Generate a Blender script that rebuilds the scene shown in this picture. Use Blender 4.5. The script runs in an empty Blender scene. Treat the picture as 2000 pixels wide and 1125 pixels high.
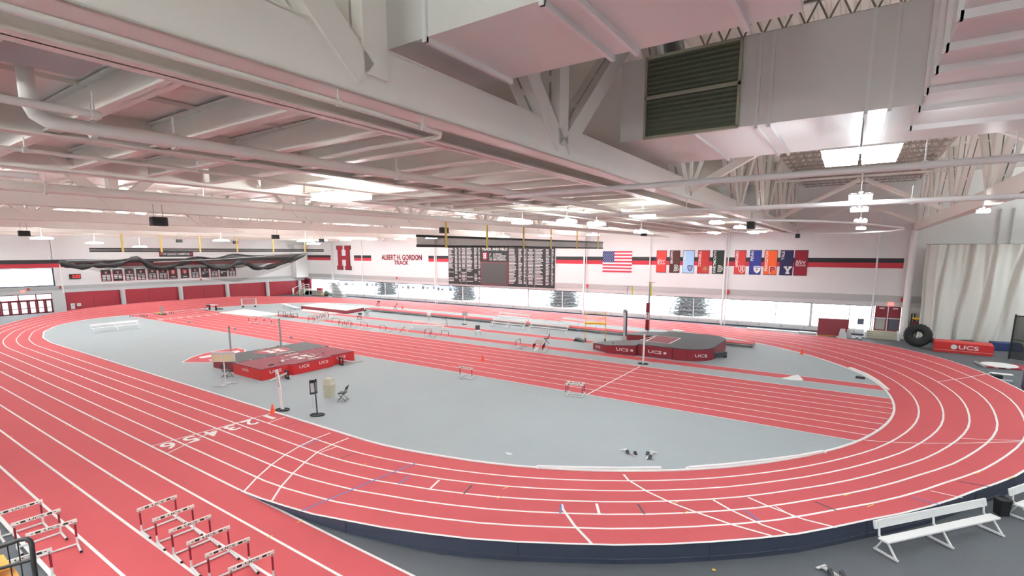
import bpy, bmesh, math, random
from mathutils import Vector, Matrix
random.seed(11)
sc = bpy.context.scene
C = sc.collection
V = Vector
# ------------------------------------------------------------------ camera
CAM_H = 7.8
F_PX, CY = 981.779, 640.056
YAW, PITCH, ROLL = 0.593668, 0.150332, -0.000738
_f = V((-math.sin(YAW)*math.cos(PITCH), math.cos(YAW)*math.cos(PITCH), -math.sin(PITCH)))
_r = V((math.cos(YAW), math.sin(YAW), 0)); _u = _r.cross(_f)
RT = _r*math.cos(ROLL)+_u*math.sin(ROLL); UP = -_r*math.sin(ROLL)+_u*math.cos(ROLL)
CAM = V((0, 0, CAM_H))
cd = bpy.data.cameras.new('camera'); cam = bpy.data.objects.new('camera', cd); C.objects.link(cam)
cam.matrix_world = Matrix(((RT.x, UP.x, -_f.x, 0), (RT.y, UP.y, -_f.y, 0), (RT.z, UP.z, -_f.z, CAM_H), (0, 0, 0, 1)))
cd.sensor_width = 36; cd.lens = F_PX*36/2000; cd.shift_y = (CY-562.5)/2000; cd.clip_start = .1; cd.clip_end = 600
sc.camera = cam
# ------------------------------------------------------------------ view, world
sc.view_settings.view_transform = 'Standard'; sc.view_settings.look = 'None'
sc.view_settings.gamma = 1; sc.view_settings.use_curve_mapping = False
sc.view_settings.exposure = 1.46
sc.cycles.use_adaptive_sampling = True; sc.cycles.adaptive_threshold = .02
sc.cycles.max_bounces = 7; sc.cycles.diffuse_bounces = 5; sc.cycles.glossy_bounces = 3
sc.cycles.transparent_max_bounces = 12; sc.cycles.use_denoising = True
sc.cycles.sample_clamp_indirect = 6; sc.cycles.caustics_reflective = False; sc.cycles.caustics_refractive = False
LED_POWER = 17.0; UP_FILL = 135.0; SKY_POWER = 3.0
w = bpy.data.worlds.new('overcast_sky'); sc.world = w; w.use_nodes = True
bg = w.node_tree.nodes['Background']; bg.inputs[0].default_value = (.93, .97, 1, 1); bg.inputs[1].default_value = SKY_POWER

def ray(x, y): return _f + RT*((x-1000)/F_PX) - UP*((y-CY)/F_PX)
def g(x, y, z=0.0):
    d = ray(x, y); return CAM + d*((z-CAM_H)/d.z)
def gY(x, y, Y):
    d = ray(x, y); return CAM + d*(Y/d.y)
def gX(x, y, X):
    d = ray(x, y); return CAM + d*(X/d.x)
# ------------------------------------------------------------------ materials
def lin(c):
    return tuple((v/12.92 if v <= .04045 else ((v+.055)/1.055)**2.4) for v in c)
def rgb(r, g_, b): return lin((r/255, g_/255, b/255))
def mat(name, col, rough=.6, metal=0, var=0, scale=2.0, spec=.4, bump=0, emit=0):
    m = bpy.data.materials.new(name); m.use_nodes = True; nt = m.node_tree; b = nt.nodes['Principled BSDF']
    b.inputs['Base Color'].default_value = (*col, 1); b.inputs['Roughness'].default_value = rough
    b.inputs['Metallic'].default_value = metal; b.inputs['Specular IOR Level'].default_value = spec
    if emit:
        b.inputs['Emission Color'].default_value = (*col, 1); b.inputs['Emission Strength'].default_value = emit
    if var or bump:
        tc = nt.nodes.new('ShaderNodeTexCoord'); n = nt.nodes.new('ShaderNodeTexNoise')
        n.inputs['Scale'].default_value = scale; n.inputs['Detail'].default_value = 5; n.inputs['Roughness'].default_value = .65
        nt.links.new(tc.outputs['Object'], n.inputs['Vector'])
        if var:
            mx = nt.nodes.new('ShaderNodeMix'); mx.data_type = 'RGBA'
            mx.inputs[6].default_value = (*[max(0, c*(1-var)) for c in col], 1); mx.inputs[7].default_value = (*[min(1, c*(1+var)) for c in col], 1)
            nt.links.new(n.outputs['Fac'], mx.inputs[0]); nt.links.new(mx.outputs[2], b.inputs['Base Color'])
        if bump:
            bp = nt.nodes.new('ShaderNodeBump'); bp.inputs['Strength'].default_value = bump; bp.inputs['Distance'].default_value = .05
            nt.links.new(n.outputs['Fac'], bp.inputs['Height']); nt.links.new(bp.outputs[0], b.inputs['Normal'])
    return m
def seethrough(name, col, clear, rough=.5):
    m = bpy.data.materials.new(name); m.use_nodes = True; nt = m.node_tree; nt.nodes.clear()
    o = nt.nodes.new('ShaderNodeOutputMaterial'); mx = nt.nodes.new('ShaderNodeMixShader'); t = nt.nodes.new('ShaderNodeBsdfTransparent')
    p = nt.nodes.new('ShaderNodeBsdfPrincipled'); p.inputs['Base Color'].default_value = (*col, 1); p.inputs['Roughness'].default_value = rough
    mx.inputs[0].default_value = 1-clear
    nt.links.new(t.outputs[0], mx.inputs[1]); nt.links.new(p.outputs[0], mx.inputs[2]); nt.links.new(mx.outputs[0], o.inputs[0])
    return m
M = {}
M['red'] = mat('track_red_rubber', (.53, .093, .104), .75, var=.07, scale=.6, spec=.25)
M['infield'] = mat('infield_grey_rubber', (.355, .405, .42), .7, var=.06, scale=.35, spec=.3)
M['dark_floor'] = mat('slate_floor', (.10, .112, .125), .65, var=.12, scale=.8)
M['white'] = mat('white_paint', (.83, .83, .82), .5, var=.02)
M['line'] = mat('line_paint', (.85, .85, .83), .55, var=.03)
M['navy'] = mat('navy_panel', (.042, .052, .085), .45, var=.15, scale=3)
M['wall'] = mat('wall_white', (.78, .78, .775), .6, var=.015)
M['wall_grey'] = mat('wall_grey', (.47, .48, .48), .6, var=.03)
M['wall_pale'] = mat('wall_pale_grey', (.63, .64, .64), .6, var=.02)
M['steel'] = mat('painted_steel', (.80, .765, .715), .42, var=.03, scale=3)
M['steel_b'] = mat('painted_beam', (.78, .735, .68), .42, var=.03, scale=3)
M['joist'] = mat('joist_steel', (.40, .36, .32), .55)
M['deck'] = mat('roof_deck', (.78, .73, .68), .5, var=.05)
M['duct'] = mat('duct_skin', (.78, .77, .745), .28, var=.03, scale=4)
M['slot'] = mat('dark_slot', (.02, .02, .02), .7)
M['dark_wall'] = mat('rear_wall_grey', (.6, .6, .6), .7)
M['maroon'] = mat('maroon_panel', (.36, .032, .048), .5, var=.06)
M['maroon_dark'] = mat('maroon_vinyl', (.24, .022, .036), .42, var=.08)
M['maroon_top'] = mat('maroon_mesh_top', (.24, .050, .068), .7, var=.1)
M['bright_red'] = mat('red_vinyl', (.60, .030, .032), .38, var=.08)
M['black'] = mat('black', (.018, .018, .02), .5)
M['charcoal'] = mat('charcoal_mat', (.055, .06, .065), .6, var=.15, scale=3)
M['stripe_black'] = mat('stripe_black', (.022, .022, .026), .5)
M['stripe_red'] = mat('stripe_red', (.50, .030, .048), .5)
M['alu'] = mat('brushed_aluminium', (.74, .75, .74), .36, metal=.35)
M['bench_alu'] = mat('bench_aluminium', (.84, .85, .84), .4, metal=.08)
M['galv'] = mat('galvanised', (.42, .43, .44), .35, metal=.7)
M['grey_metal'] = mat('grey_metal', (.35, .36, .37), .45, metal=.3)
M['tube_white'] = mat('pale_tube', (.68, .68, .67), .35)
M['cream'] = mat('cream_plastic', (.55, .53, .40), .5, var=.04)
M['yellow'] = mat('scaffold_yellow', (.85, .48, .02), .45)
M['strap'] = mat('yellow_strap', (.68, .52, .15), .6)
M['lime'] = mat('lime_tag', (.72, .80, .05), .5)
M['orange'] = mat('cone_orange', (.9, .09, .03), .45)
M['paper'] = mat('cream_paper', (.80, .74, .42), .7)
M['tape_yellow'] = mat('tape_yellow', (.75, .5, .1), .6)
M['tape_blue'] = mat('tape_blue', (.14, .17, .42), .6)
M['tape_black'] = mat('tape_black', (.06, .05, .06), .6)
M['bar'] = mat('hurdle_bar', (.82, .78, .72), .45)
M['post_red'] = mat('hurdle_post', (.20, .012, .022), .4)
M['wood'] = mat('orange_wood', (.70, .33, .06), .4, var=.12, scale=9)
M['curtain'] = mat('canvas_curtain', (.73, .72, .67), .85, var=.05, scale=1.2)
M['rubber'] = mat('tyre_rubber', (.022, .022, .024), .75, bump=.4, scale=30)
M['louver'] = mat('olive_louver', (.12, .145, .095), .6)
M['louver_frame'] = mat('olive_frame', (.40, .41, .31), .6)
M['snow'] = mat('snow', (.86, .88, .9), .8)
M['needle'] = mat('spruce_needles', (.105, .145, .15), .8, var=.4, scale=2)
M['bark'] = mat('bark', (.14, .11, .09), .9)
M['car_blue'] = mat('car_paint', (.16, .18, .26), .25)
M['car_glass'] = mat('car_glass', (.12, .13, .17), .1)
M['door_glass'] = mat('frosted_door_glass', (.42, .42, .41), .25)
M['screen'] = mat('led_screen', (.06, .06, .062), .5)
M['board_black'] = mat('record_board_black', (.022, .022, .025), .5)
M['white_mark'] = mat('white_lettering', (.80, .80, .78), .5)
M['flag_blue'] = mat('flag_blue', (.03, .045, .16), .7)
M['flag_red'] = mat('flag_red', (.50, .03, .06), .7)
M['flag_white'] = mat('flag_white', (.78, .76, .76), .7)
M['glass'] = seethrough('window_glass', (.9, .93, .95), .93, .05)
M['net'] = seethrough('black_netting', (.02, .02, .02), .16, .8)
M['net_thin'] = seethrough('black_netting_single', (.02, .02, .02), .62, .8)
M['curtain_mesh'] = seethrough('divider_mesh', (.05, .05, .05), .5, .8)
M['led'] = mat('led_tubes', (.89, .96, 1.0), .4, emit=LED_POWER)
M['led_fill'] = mat('added_fill_tubes', (.89, .96, 1.0), .4, emit=LED_POWER*2.2)  # stronger emission for the added unseen fixtures at the right
M['up_fill_low'] = mat('added_up_fill_low', (.90, .97, .93), .4, emit=UP_FILL*.28)  # weaker upward fill, added to brighten the roof
M['up_fill'] = mat('added_up_fill', (.90, .97, .93), .4, emit=UP_FILL)  # upward fill, added to brighten ceiling and steel
M['digit'] = mat('red_led_digit', (1, .03, .03), .4, emit=.8)
M['exit'] = mat('exit_sign_face', (1, .12, .10), .4, emit=1.1)
M['brown_banner'] = mat('brown_cloth', (.075, .022, .018), .7)
M['sky_banner'] = mat('light_blue_cloth', (.40, .62, .90), .7)
M['red_banner'] = mat('red_cloth', (.62, .055, .045), .7)
M['deep_red_banner'] = mat('deep_red_cloth', (.47, .035, .035), .7)
M['crimson_banner'] = mat('crimson_cloth', (.27, .014, .03), .7)
M['green_banner'] = mat('dark_green_cloth', (.018, .032, .022), .7)
M['royal_banner'] = mat('royal_blue_cloth', (.035, .045, .26), .7)
M['orange_banner'] = mat('orange_cloth', (.86, .13, .03), .7)
M['navy_banner'] = mat('navy_cloth', (.022, .024, .085), .7)
M['tan'] = mat('tan_emblem', (.40, .24, .11), .7)
M['mint'] = mat('mint_emblem', (.30, .50, .36), .7)
M['pale_blue'] = mat('pale_blue_emblem', (.28, .36, .62), .7)
M['concrete'] = mat('stair_concrete', (.42, .41, .33), .8, var=.08)
M['blue_mat'] = mat('blue_mat', (.03, .05, .16), .6)
M['purple'] = mat('purple_vinyl', (.10, .035, .13), .5)
M['pink'] = mat('pink_marker', (.85, .35, .35), .5)

# ------------------------------------------------------------------ text outlines
_tc = {}
def text_geo(s):
    if s in _tc: return _tc[s]
    cu = bpy.data.curves.new('t', 'FONT'); cu.body = s; cu.resolution_u = 3; cu.offset = .018
    o = bpy.data.objects.new('t', cu)
    me = o.to_mesh()
    vs = [(v.co.x, v.co.y) for v in me.vertices]; fs = [tuple(p.vertices) for p in me.polygons]
    o.to_mesh_clear(); bpy.data.objects.remove(o); bpy.data.curves.remove(cu)
    x0 = min(v[0] for v in vs); x1 = max(v[0] for v in vs); y0 = min(v[1] for v in vs); y1 = max(v[1] for v in vs)
    vs = [((a-x0)/(x1-x0), (b-y0)/(y1-y0)) for a, b in vs]
    _tc[s] = (vs, fs, (x1-x0)/(y1-y0)); return _tc[s]
# block letter outlines on a unit square (serif block letters)
BLOCK = {
 'H': [(0,0),(.42,0),(.42,.16),(.34,.16),(.34,.42),(.66,.42),(.66,.16),(.58,.16),(.58,0),(1,0),(1,.16),(.92,.16),(.92,.84),(1,.84),(1,1),(.58,1),(.58,.84),(.66,.84),(.66,.58),(.34,.58),(.34,.84),(.42,.84),(.42,1),(0,1),(0,.84),(.08,.84),(.08,.16),(0,.16)],
 'Y': [(.25,0),(.75,0),(.75,.18),(.64,.18),(.64,.45),(.92,.82),(1,.82),(1,1),(.58,1),(.58,.82),(.64,.82),(.5,.62),(.36,.82),(.42,.82),(.42,1),(0,1),(0,.82),(.08,.82),(.36,.45),(.36,.18),(.25,.18)],
 'shield': [(.5,0),(.8,.18),(.96,.42),(1,.7),(1,.96),(.75,1),(.25,1),(0,.96),(0,.7),(.04,.42),(.2,.18)],
}
# ------------------------------------------------------------------ mesh builder
class MB:
    def __init__(s): s.v = []; s.f = []; s.m = []; s.sm = []
    def add(s, vs, fs, mi=0, smooth=False):
        b = len(s.v); s.v += [tuple(v) for v in vs]; s.f += [tuple(b+i for i in f) for f in fs]
        s.m += [mi]*len(fs); s.sm += [smooth]*len(fs); return s
    def hexa(s, p, mi=0):
        return s.add(p, [(0,3,2,1),(4,5,6,7),(0,1,5,4),(1,2,6,5),(2,3,7,6),(3,0,4,7)], mi)
    def box(s, c, d, rz=0, mi=0):
        cx, cy, cz = c; x, y, z = d[0]/2, d[1]/2, d[2]/2; cs, sn = math.cos(rz), math.sin(rz)
        P = [(-x,-y,-z),(x,-y,-z),(x,y,-z),(-x,y,-z),(-x,-y,z),(x,-y,z),(x,y,z),(-x,y,z)]
        return s.hexa([(cx+a*cs-b*sn, cy+a*sn+b*cs, cz+e) for a, b, e in P], mi)
    def bbox(s, a, b, mi=0):
        return s.box(((a[0]+b[0])/2, (a[1]+b[1])/2, (a[2]+b[2])/2), (abs(b[0]-a[0]), abs(b[1]-a[1]), abs(b[2]-a[2])), 0, mi)
    def rbox(s, c, d, r=.02, rz=0, mi=0):
        # box with chamfered vertical and top edges
        x, y, z = d[0]/2, d[1]/2, d[2]
        def ring(i, h): return [(-x+i+r,-y+i,h),(x-i-r,-y+i,h),(x-i,-y+i+r,h),(x-i,y-i-r,h),(x-i-r,y-i,h),(-x+i+r,y-i,h),(-x+i,y-i-r,h),(-x+i,-y+i+r,h)]
        vs = ring(0, 0)+ring(0, z-r)+ring(r*.7, z); cs, sn = math.cos(rz), math.sin(rz)
        vs = [(c[0]+a*cs-b*sn, c[1]+a*sn+b*cs, c[2]+e) for a, b, e in vs]
        fs = [tuple(range(7, -1, -1)), tuple(range(16, 24))]
        for k in (0, 8):
            for i in range(8): fs.append((k+i, k+(i+1) % 8, k+8+(i+1) % 8, k+8+i))
        return s.add(vs, fs, mi)
    def beam(s, a, b, w_, h, up=(0, 0, 1), mi=0):
        a, b = V(a), V(b); d = (b-a).normalized(); up = V(up)
        if abs(d.dot(up)) > .98: up = V((1, 0, 0)) if abs(d.x) < .9 else V((0, 1, 0))
        r = d.cross(up).normalized(); u = r.cross(d); r *= w_/2; u *= h/2
        return s.hexa([a-r-u, a+r-u, b+r-u, b-r-u, a-r+u, a+r+u, b+r+u, b-r+u], mi)
    def tube(s, pts, r, n=8, mi=0, cap=True):
        pts = [V(p) for p in pts]; rings = []; N = len(pts); side = None
        for i, p in enumerate(pts):
            d = (pts[min(i+1, N-1)]-pts[max(i-1, 0)]).normalized()
            if side is None:
                up = V((0, 0, 1)) if abs(d.z) < .9 else V((1, 0, 0)); side = d.cross(up).normalized()
            else:
                side = (side-d*side.dot(d)).normalized()
            u = side.cross(d); rr = r[i] if isinstance(r, (list, tuple)) else r
            rings.append([p+side*(rr*math.cos(2*math.pi*k/n))+u*(rr*math.sin(2*math.pi*k/n)) for k in range(n)])
        vs = [v for q in rings for v in q]; fs = []
        for i in range(N-1):
            for k in range(n): fs.append((i*n+k, i*n+(k+1) % n, (i+1)*n+(k+1) % n, (i+1)*n+k))
        s.add(vs, fs, mi, True)
        if cap: s.add(rings[0], [tuple(range(n-1, -1, -1))], mi); s.add(rings[-1], [tuple(range(n))], mi)
        return s
    def lathe(s, prof, c=(0, 0, 0), n=16, mi=0, axis='z'):
        vs = []; fs = []
        for r, h in prof:
            for k in range(n):
                a = 2*math.pi*k/n; p = (r*math.cos(a), r*math.sin(a), h)
                if axis == 'y': p = (p[0], p[2], p[1])
                if axis == 'x': p = (p[2], p[0], p[1])
                vs.append((c[0]+p[0], c[1]+p[1], c[2]+p[2]))
        for i in range(len(prof)-1):
            for k in range(n): fs.append((i*n+k, i*n+(k+1) % n, (i+1)*n+(k+1) % n, (i+1)*n+k))
        s.add(vs, fs, mi, True); L = len(prof)
        s.add(vs[:n], [tuple(range(n-1, -1, -1))], mi); s.add(vs[(L-1)*n:], [tuple(range(n))], mi); return s
    def prism(s, poly, z0, z1, mi=0, mi_side=None):
        n = len(poly); vs = [(p[0], p[1], z0 if not callable(z0) else z0(p)) for p in poly]+[(p[0], p[1], z1 if not callable(z1) else z1(p)) for p in poly]
        s.add(vs, [tuple(range(n, 2*n)), tuple(range(n-1, -1, -1))], mi)
        return s.add(vs, [(i, (i+1) % n, n+(i+1) % n, n+i) for i in range(n)], mi if mi_side is None else mi_side)
    def slab(s, poly, o, x, y, t, mi=0):
        # flat outline in plane (o, x, y) given thickness t along x cross y
        o, x, y = V(o), V(x), V(y); n_ = x.cross(y).normalized()*t; k = len(poly)
        a = [o+x*p[0]+y*p[1] for p in poly]; vs = a+[p+n_ for p in a]
        s.add(vs, [tuple(range(k-1, -1, -1)), tuple(range(k, 2*k))], mi)
        return s.add(vs, [(i, (i+1) % k, k+(i+1) % k, k+i) for i in range(k)], mi)
    def quad(s, a, b, c, d, mi=0): return s.add([a, b, c, d], [(0, 1, 2, 3)], mi)
    def text(s, t, o, x, y, mi=0, off=0.0):
        # t fills the parallelogram o, o+x, o+y
        vs, fs, _ = text_geo(t); o, x, y = V(o), V(x), V(y); n_ = x.cross(y).normalized()*off
        return s.add([o+n_+x*a+y*b for a, b in vs], fs, mi)
    def mesh(s, name, mats):
        me = bpy.data.meshes.new(name); me.from_pydata(s.v, [], s.f)
        for m_ in (mats if isinstance(mats, (list, tuple)) else [mats]): me.materials.append(m_)
        me.polygons.foreach_set('material_index', s.m); me.polygons.foreach_set('use_smooth', s.sm)
        me.update(); return me
    def build(s, name, mats, parent=None, label=None):
        o = bpy.data.objects.new(name, s.mesh(name, mats)); C.objects.link(o)
        if parent is not None: o.parent = parent
        if label: o['label'] = label
        return o
def tag(o, label, cat, group=None):
    o['label'] = label; o['category'] = cat
    if group: o['group'] = group
    return o
def thing(name, label, cat, loc=(0, 0, 0), rz=0, group=None):
    o = bpy.data.objects.new(name, None); C.objects.link(o); o.location = loc; o.rotation_euler = (0, 0, rz); o.empty_display_size = .2
    return tag(o, label, cat, group)
def struct(o): o['kind'] = 'structure'; return o
def dup(root, loc, rz=0, label=None, group=None):
    r = root.copy(); C.objects.link(r); r.location = loc; r.rotation_euler = (0, 0, rz)
    if label: r['label'] = label
    if group: r['group'] = group
    for ch in list(root.children):
        c = ch.copy(); C.objects.link(c); c.parent = r
        for d in list(ch.children):
            e = d.copy(); C.objects.link(e); e.parent = c
    return r
ORD = 'first second third fourth fifth sixth seventh eighth ninth tenth eleventh twelfth thirteenth fourteenth fifteenth sixteenth seventeenth eighteenth nineteenth twentieth'.split()
ORD += ['twenty-'+o for o in ORD[:9]]+['thirtieth']+['thirty-'+o for o in ORD[:9]]+['fortieth']+['forty-'+o for o in ORD[:9]]

# ================================================================== THE TRACK
CRX, CLX, CYY = -16.15, -55.9, 31.5
def interp(tab, x):
    if x <= tab[0][0]: return tab[0][1]
    for (a, p), (b, q) in zip(tab, tab[1:]):
        if x <= b:
            t = (x-a)/(b-a); t = t*t*(3-2*t)*.5+t*.5; return p+(q-p)*t
    return tab[-1][1]
YN = [13.12, 12.11, 11.28, 10.44, 9.61, 8.75, 7.92]
def yn(k): i = min(5, int(k)); return YN[i]+(YN[i+1]-YN[i])*(k-i)
RIN = [(-90,18.38),(-78,18.2),(-55,18.17),(-37,18.21),(-21,18.36),(-1,18.5),(20,18.6),(34,18.42),(50,18.32),(70,18.3),(90,18.3)]
ROUT = [(-90,23.58),(-77,23.74),(-70,23.79),(-62,23.55),(-50,23.25),(-42,22.96),(-30,22.9),(-22,23.15),(-6,23.8),(10,24.35),(29,24.65),(44,24.82),(54,25.3),(65,25.1),(90,24.9)]
RZ = [(-90,0),(-82,.2),(-77,.35),(-70,.48),(-20,.5),(10,.62),(29,.7),(38,.66),(44,.58),(49,.45),(54,.3),(62,.12),(72,0),(90,0)]
LIN = [(90,17.5),(110,18.8),(125,19.5),(141,19.9),(153,19.3),(163,18.75),(176,18.4),(190,18.6),(200,19.4),(208,20.4),(216,20.7),(223,20.5),(236,19.6),(249,18.8),(262,18.4),(270,18.38)]
LOUT = [(90,24.9),(112,25.2),(126,25.3),(142,25),(155,25.1),(163,24.6),(177,24.3),(193,24.5),(200,24.7),(210,24.75),(222,24.3),(230,24.2),(250,23.7),(270,23.58)]
LZ = [(90,0),(108,0),(114,.08),(126,.3),(142,.65),(155,.88),(163,.92),(183,.92),(193,.9),(200,.86),(210,.75),(222,.6),(230,.4),(250,.12),(262,0),(270,0)]
def trk(seg, t, k):
    """point on the oval: seg 0 near straight, 1 right bend, 2 far straight, 3 left bend; k = lane line 0..6"""
    if seg == 0: return V((CLX+(CRX-CLX)*t, yn(k), 0))
    if seg == 2:
        x = CRX+(CLX-CRX)*t; a = 49.8-.8*t; return V((x, a+(56.4-a)*k/6, 0))
    a = -90+180*t if seg == 1 else 90+180*t
    ri, ro, zz = (interp(RIN, a), interp(ROUT, a), interp(RZ, a)) if seg == 1 else (interp(LIN, a), interp(LOUT, a), interp(LZ, a))
    fk = k/6
    if seg == 1:
        wn = max(0, 1-(a+90)/30)
    else:
        wn = max(0, 1-(270-a)/30)
    fk = fk*(1-wn)+wn*(13.12-yn(k))/5.2
    r = ri+(ro-ri)*fk; cx = CRX if seg == 1 else CLX
    return V((cx+r*math.cos(math.radians(a)), CYY+r*math.sin(math.radians(a)), .0+zz*(k/6)))
SAMP = [(0, i/16) for i in range(16)]+[(1, i/60) for i in range(60)]+[(2, i/16) for i in range(16)]+[(3, i/60) for i in range(60)]
NS = len(SAMP)
UPZ = V((0, 0, .012))
floor = MB().quad((-130, -40, -.02), (60, -40, -.02), (60, 70, -.02), (-130, 70, -.02)).build('floor', M['dark_floor']); struct(floor)
tr = thing('running_track', 'red six-lane oval running track with white lane lines and raised bends', 'running track')
sf = MB(); vs = [trk(s_, t, k)+UPZ for s_, t in SAMP for k in range(7)]; fs = []
for i in range(NS):
    j = (i+1) % NS
    for k in range(6): fs.append((i*7+k, i*7+k+1, j*7+k+1, j*7+k))
sf.add(vs, fs).build('surface', M['red'], tr)
def ribbon(mb, pts, w_, lift=.006, mi=0, closed=False):
    """flat painted stripe lying on a surface"""
    pts = [V(p) for p in pts]; N = len(pts); a = []
    for i, p in enumerate(pts):
        d = pts[(i+1) % N if closed else min(i+1, N-1)]-pts[(i-1) % N if closed else max(i-1, 0)]
        d.z = 0; d.normalize(); s_ = V((-d.y, d.x, 0))*(w_/2); a += [p+s_+V((0, 0, lift)), p-s_+V((0, 0, lift))]
    mb.add(a, [(2*i, 2*i+1, 2*((i+1) % N)+1, 2*((i+1) % N)) for i in range(N if closed else N-1)], mi); return mb
ln = MB()
for k in range(1, 7): ribbon(ln, [trk(s_, t, k)+UPZ for s_, t in SAMP], .075, closed=True)
ln.build('lane_lines', M['line'], tr)
kb = MB(); N = NS
kv = []
for i in range(NS):
    p = trk(*SAMP[i], 0); q = trk(*SAMP[i], .2); d = (p-q); d.z = 0; d.normalize()
    for o_, h in ((0, 0), (0, .05), (.1, .05), (.1, 0)): kv.append(p+d*o_+V((0, 0, h)))
kb.add(kv, [(i*4+c, ((i+1) % N)*4+c, ((i+1) % N)*4+c+1, i*4+c+1) for i in range(N) for c in range(3)]).build('kerb', M['white'], tr)
# navy skirt under the raised outer edge, panelled
for seg, nm in ((1, 'right'), (3, 'left')):
    sk = MB(); pts = [trk(seg, i/60, 6) for i in range(61)]
    for i in range(60):
        a, b = pts[i], pts[i+1]
        if a.z < .005 and b.z < .005: continue
        d = V((a.x-(CRX if seg == 1 else CLX), a.y-CYY, 0)).normalized()*.02
        sk.quad(V((a.x, a.y, -.02))+d, V((b.x, b.y, -.02))+d, b+d+V((0, 0, -.01)), a+d+V((0, 0, -.01)))
        if i % 4 == 0:
            p = a+d*1.5; sk.beam((p.x, p.y, 0), (p.x, p.y, max(.02, a.z-.05)), .03, .03)
    rail = [V((p.x, p.y, .12))+V((p.x-(CRX if seg == 1 else CLX), p.y-CYY, 0)).normalized()*.03 for p in pts if p.z > .2]
    ribw = MB(); sk.tube(rail, .012, 5)
    sk.build('skirt', M['navy'], tr)
hp = g(1372, 1075, .22); hd = V((hp.x-CRX, hp.y-CYY, 0)).normalized(); rr = 23.32
hc = V((CRX, CYY, 0))+hd*rr
MB().box((hc.x, hc.y, .24), (.08, .36, .2), math.atan2(hd.y, hd.x)).build('access_hatch', M['navy'], tr)
def onbank(px, py):
    """track surface point seen at a pixel (iterate over bank height)"""
    z = 0
    for _ in range(6):
        p = g(px, py, z); dx, dy = p.x-CRX, p.y-CYY; r = math.hypot(dx, dy); a = math.degrees(math.atan2(dy, dx))
        z = 0
        if dx > 0: 
            f_ = max(0, min(1, (r-interp(RIN, a))/(interp(ROUT, a)-interp(RIN, a)))); z = interp(RZ, a)*f_
    return g(px, py, z+.012)
mk = MB()
def stroke(pts, w_, mi=0, n=6):
    P = []
    pts3 = pts
    for i in range(len(pts3)-1):
        for j in range(n if i < len(pts3)-2 else n+1):
            t = j/n; P.append(onbank(pts3[i][0]+(pts3[i+1][0]-pts3[i][0])*t, pts3[i][1]+(pts3[i+1][1]-pts3[i][1])*t))
    ribbon(mk, P, w_, .011, mi)
stroke([(528,808),(295,872)], .06); stroke([(557,815),(524,826)], .05); stroke([(494,818),(423,839),(327,886)], .05)
stroke([(645,846),(616,857),(583,873),(555,890),(528,910),(501,934),(477,960)], .07)
stroke([(681,856),(650,868),(622,882),(597,902),(571,926),(548,952),(531,979)], .07); stroke([(657,873),(626,884)], .05)
stroke([(1218,927),(1227,938),(1265,961),(1310,982),(1360,1001),(1432,1026),(1507,1047)], .07)
stroke([(1393,977),(1428,997),(1490,1026),(1545,1045)], .07); stroke([(1461,972),(1500,989),(1570,1015),(1634,1031)], .07); stroke([(1515,990),(1554,1012)], .05)
stroke([(1097,985),(1100,996),(1122,1027),(1156,1063)], .08); stroke([(1165,984),(1171,1006)], .08)
stroke([(1817,959),(1880,973)], .05); stroke([(858,938),(838,957)], .07)
stroke([(1688,860),(1740,864),(1800,866),(1880,866),(1999,863)], .05); stroke([(1870,856),(1925,859),(1999,861)], .04); stroke([(1831,746),(1880,739),(1930,730)], .05)
stroke([(2000-64, 0+727),(1930,730)], .05)
for a, b in (((922,948),(906,965)), ((1246,985),(1259,1005)), ((1591,980),(1634,998)), ((1871,940),(1936,952))): stroke([a, b], .06, 1)
stroke([(583,824),(553,834)], .04, 1); stroke([(695,885),(665,895)], .04, 1)
for pl in ([(812,905),(725,941),(590,998)], [(800,930),(778,946)], [(1096,985),(1094,1003)], [(1454,997),(1484,1018)], [(1780,971),(1837,987)], [(622,860),(588,872)]): stroke(pl, .06, 2)
for x, y in ((586,1019),(527,1048),(337,895),(280,912),(219,932),(148,951),(134,830),(80,841),(19,854),(185,819),(1700,988),(1654,967),(1909,924),(1976,934),(988,953),(977,972),(1320,982),(1339,1001),(735,894),(711,908)): stroke([(x-6, y+2), (x+6, y-2)], .035, 3, 2)
mk.build('markings', [M['line'], M['tape_black'], M['tape_blue'], M['tape_yellow']], tr)
nb = MB()
for k, n_ in enumerate('123456'):
    yc = (YN[k]+YN[k+1])/2; hw = .10 if n_ == '1' else .25
    nb.text(n_, (-22.87, yc+hw, .024), (0, -2*hw, 0), (.85, 0, 0))
nb.build('lane_numbers', M['line'], tr)
for o in tr.children: pass
# near straight extra lanes (sprint straight outside the oval)
ns = thing('sprint_straight', 'red straight of extra lanes outside the oval, running past the foreground hurdles', 'sprint lanes')
YX = [7.92, 6.93, 5.98, 4.99, 3.98, 3.02]
MB().quad((-95, 2.98, .004), (5, 2.98, .004), (5, 7.94, .004), (-95, 7.94, .004)).build('surface', M['red'], ns)
l2 = MB()
for y in YX: ribbon(l2, [(-95, y, .004), (5, y, .004)], .075 if y > 3.1 else .1, .005)
l2.build('lane_lines', M['line'], ns)
# infield floor
inf = [trk(s_, t, 0) for s_, t in SAMP]
MB().add([(p.x, p.y, .002) for p in inf], [tuple(range(len(inf)))]).build('floor', M['infield'])
struct(bpy.data.objects['floor.001'])
def inside_span(y):
    xs = []
    for i in range(NS):
        a, b = inf[i], inf[(i+1) % NS]
        if (a.y-y)*(b.y-y) < 0: xs.append(a.x+(b.x-a.x)*(y-a.y)/(b.y-a.y))
    return min(xs), max(xs)
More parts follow.
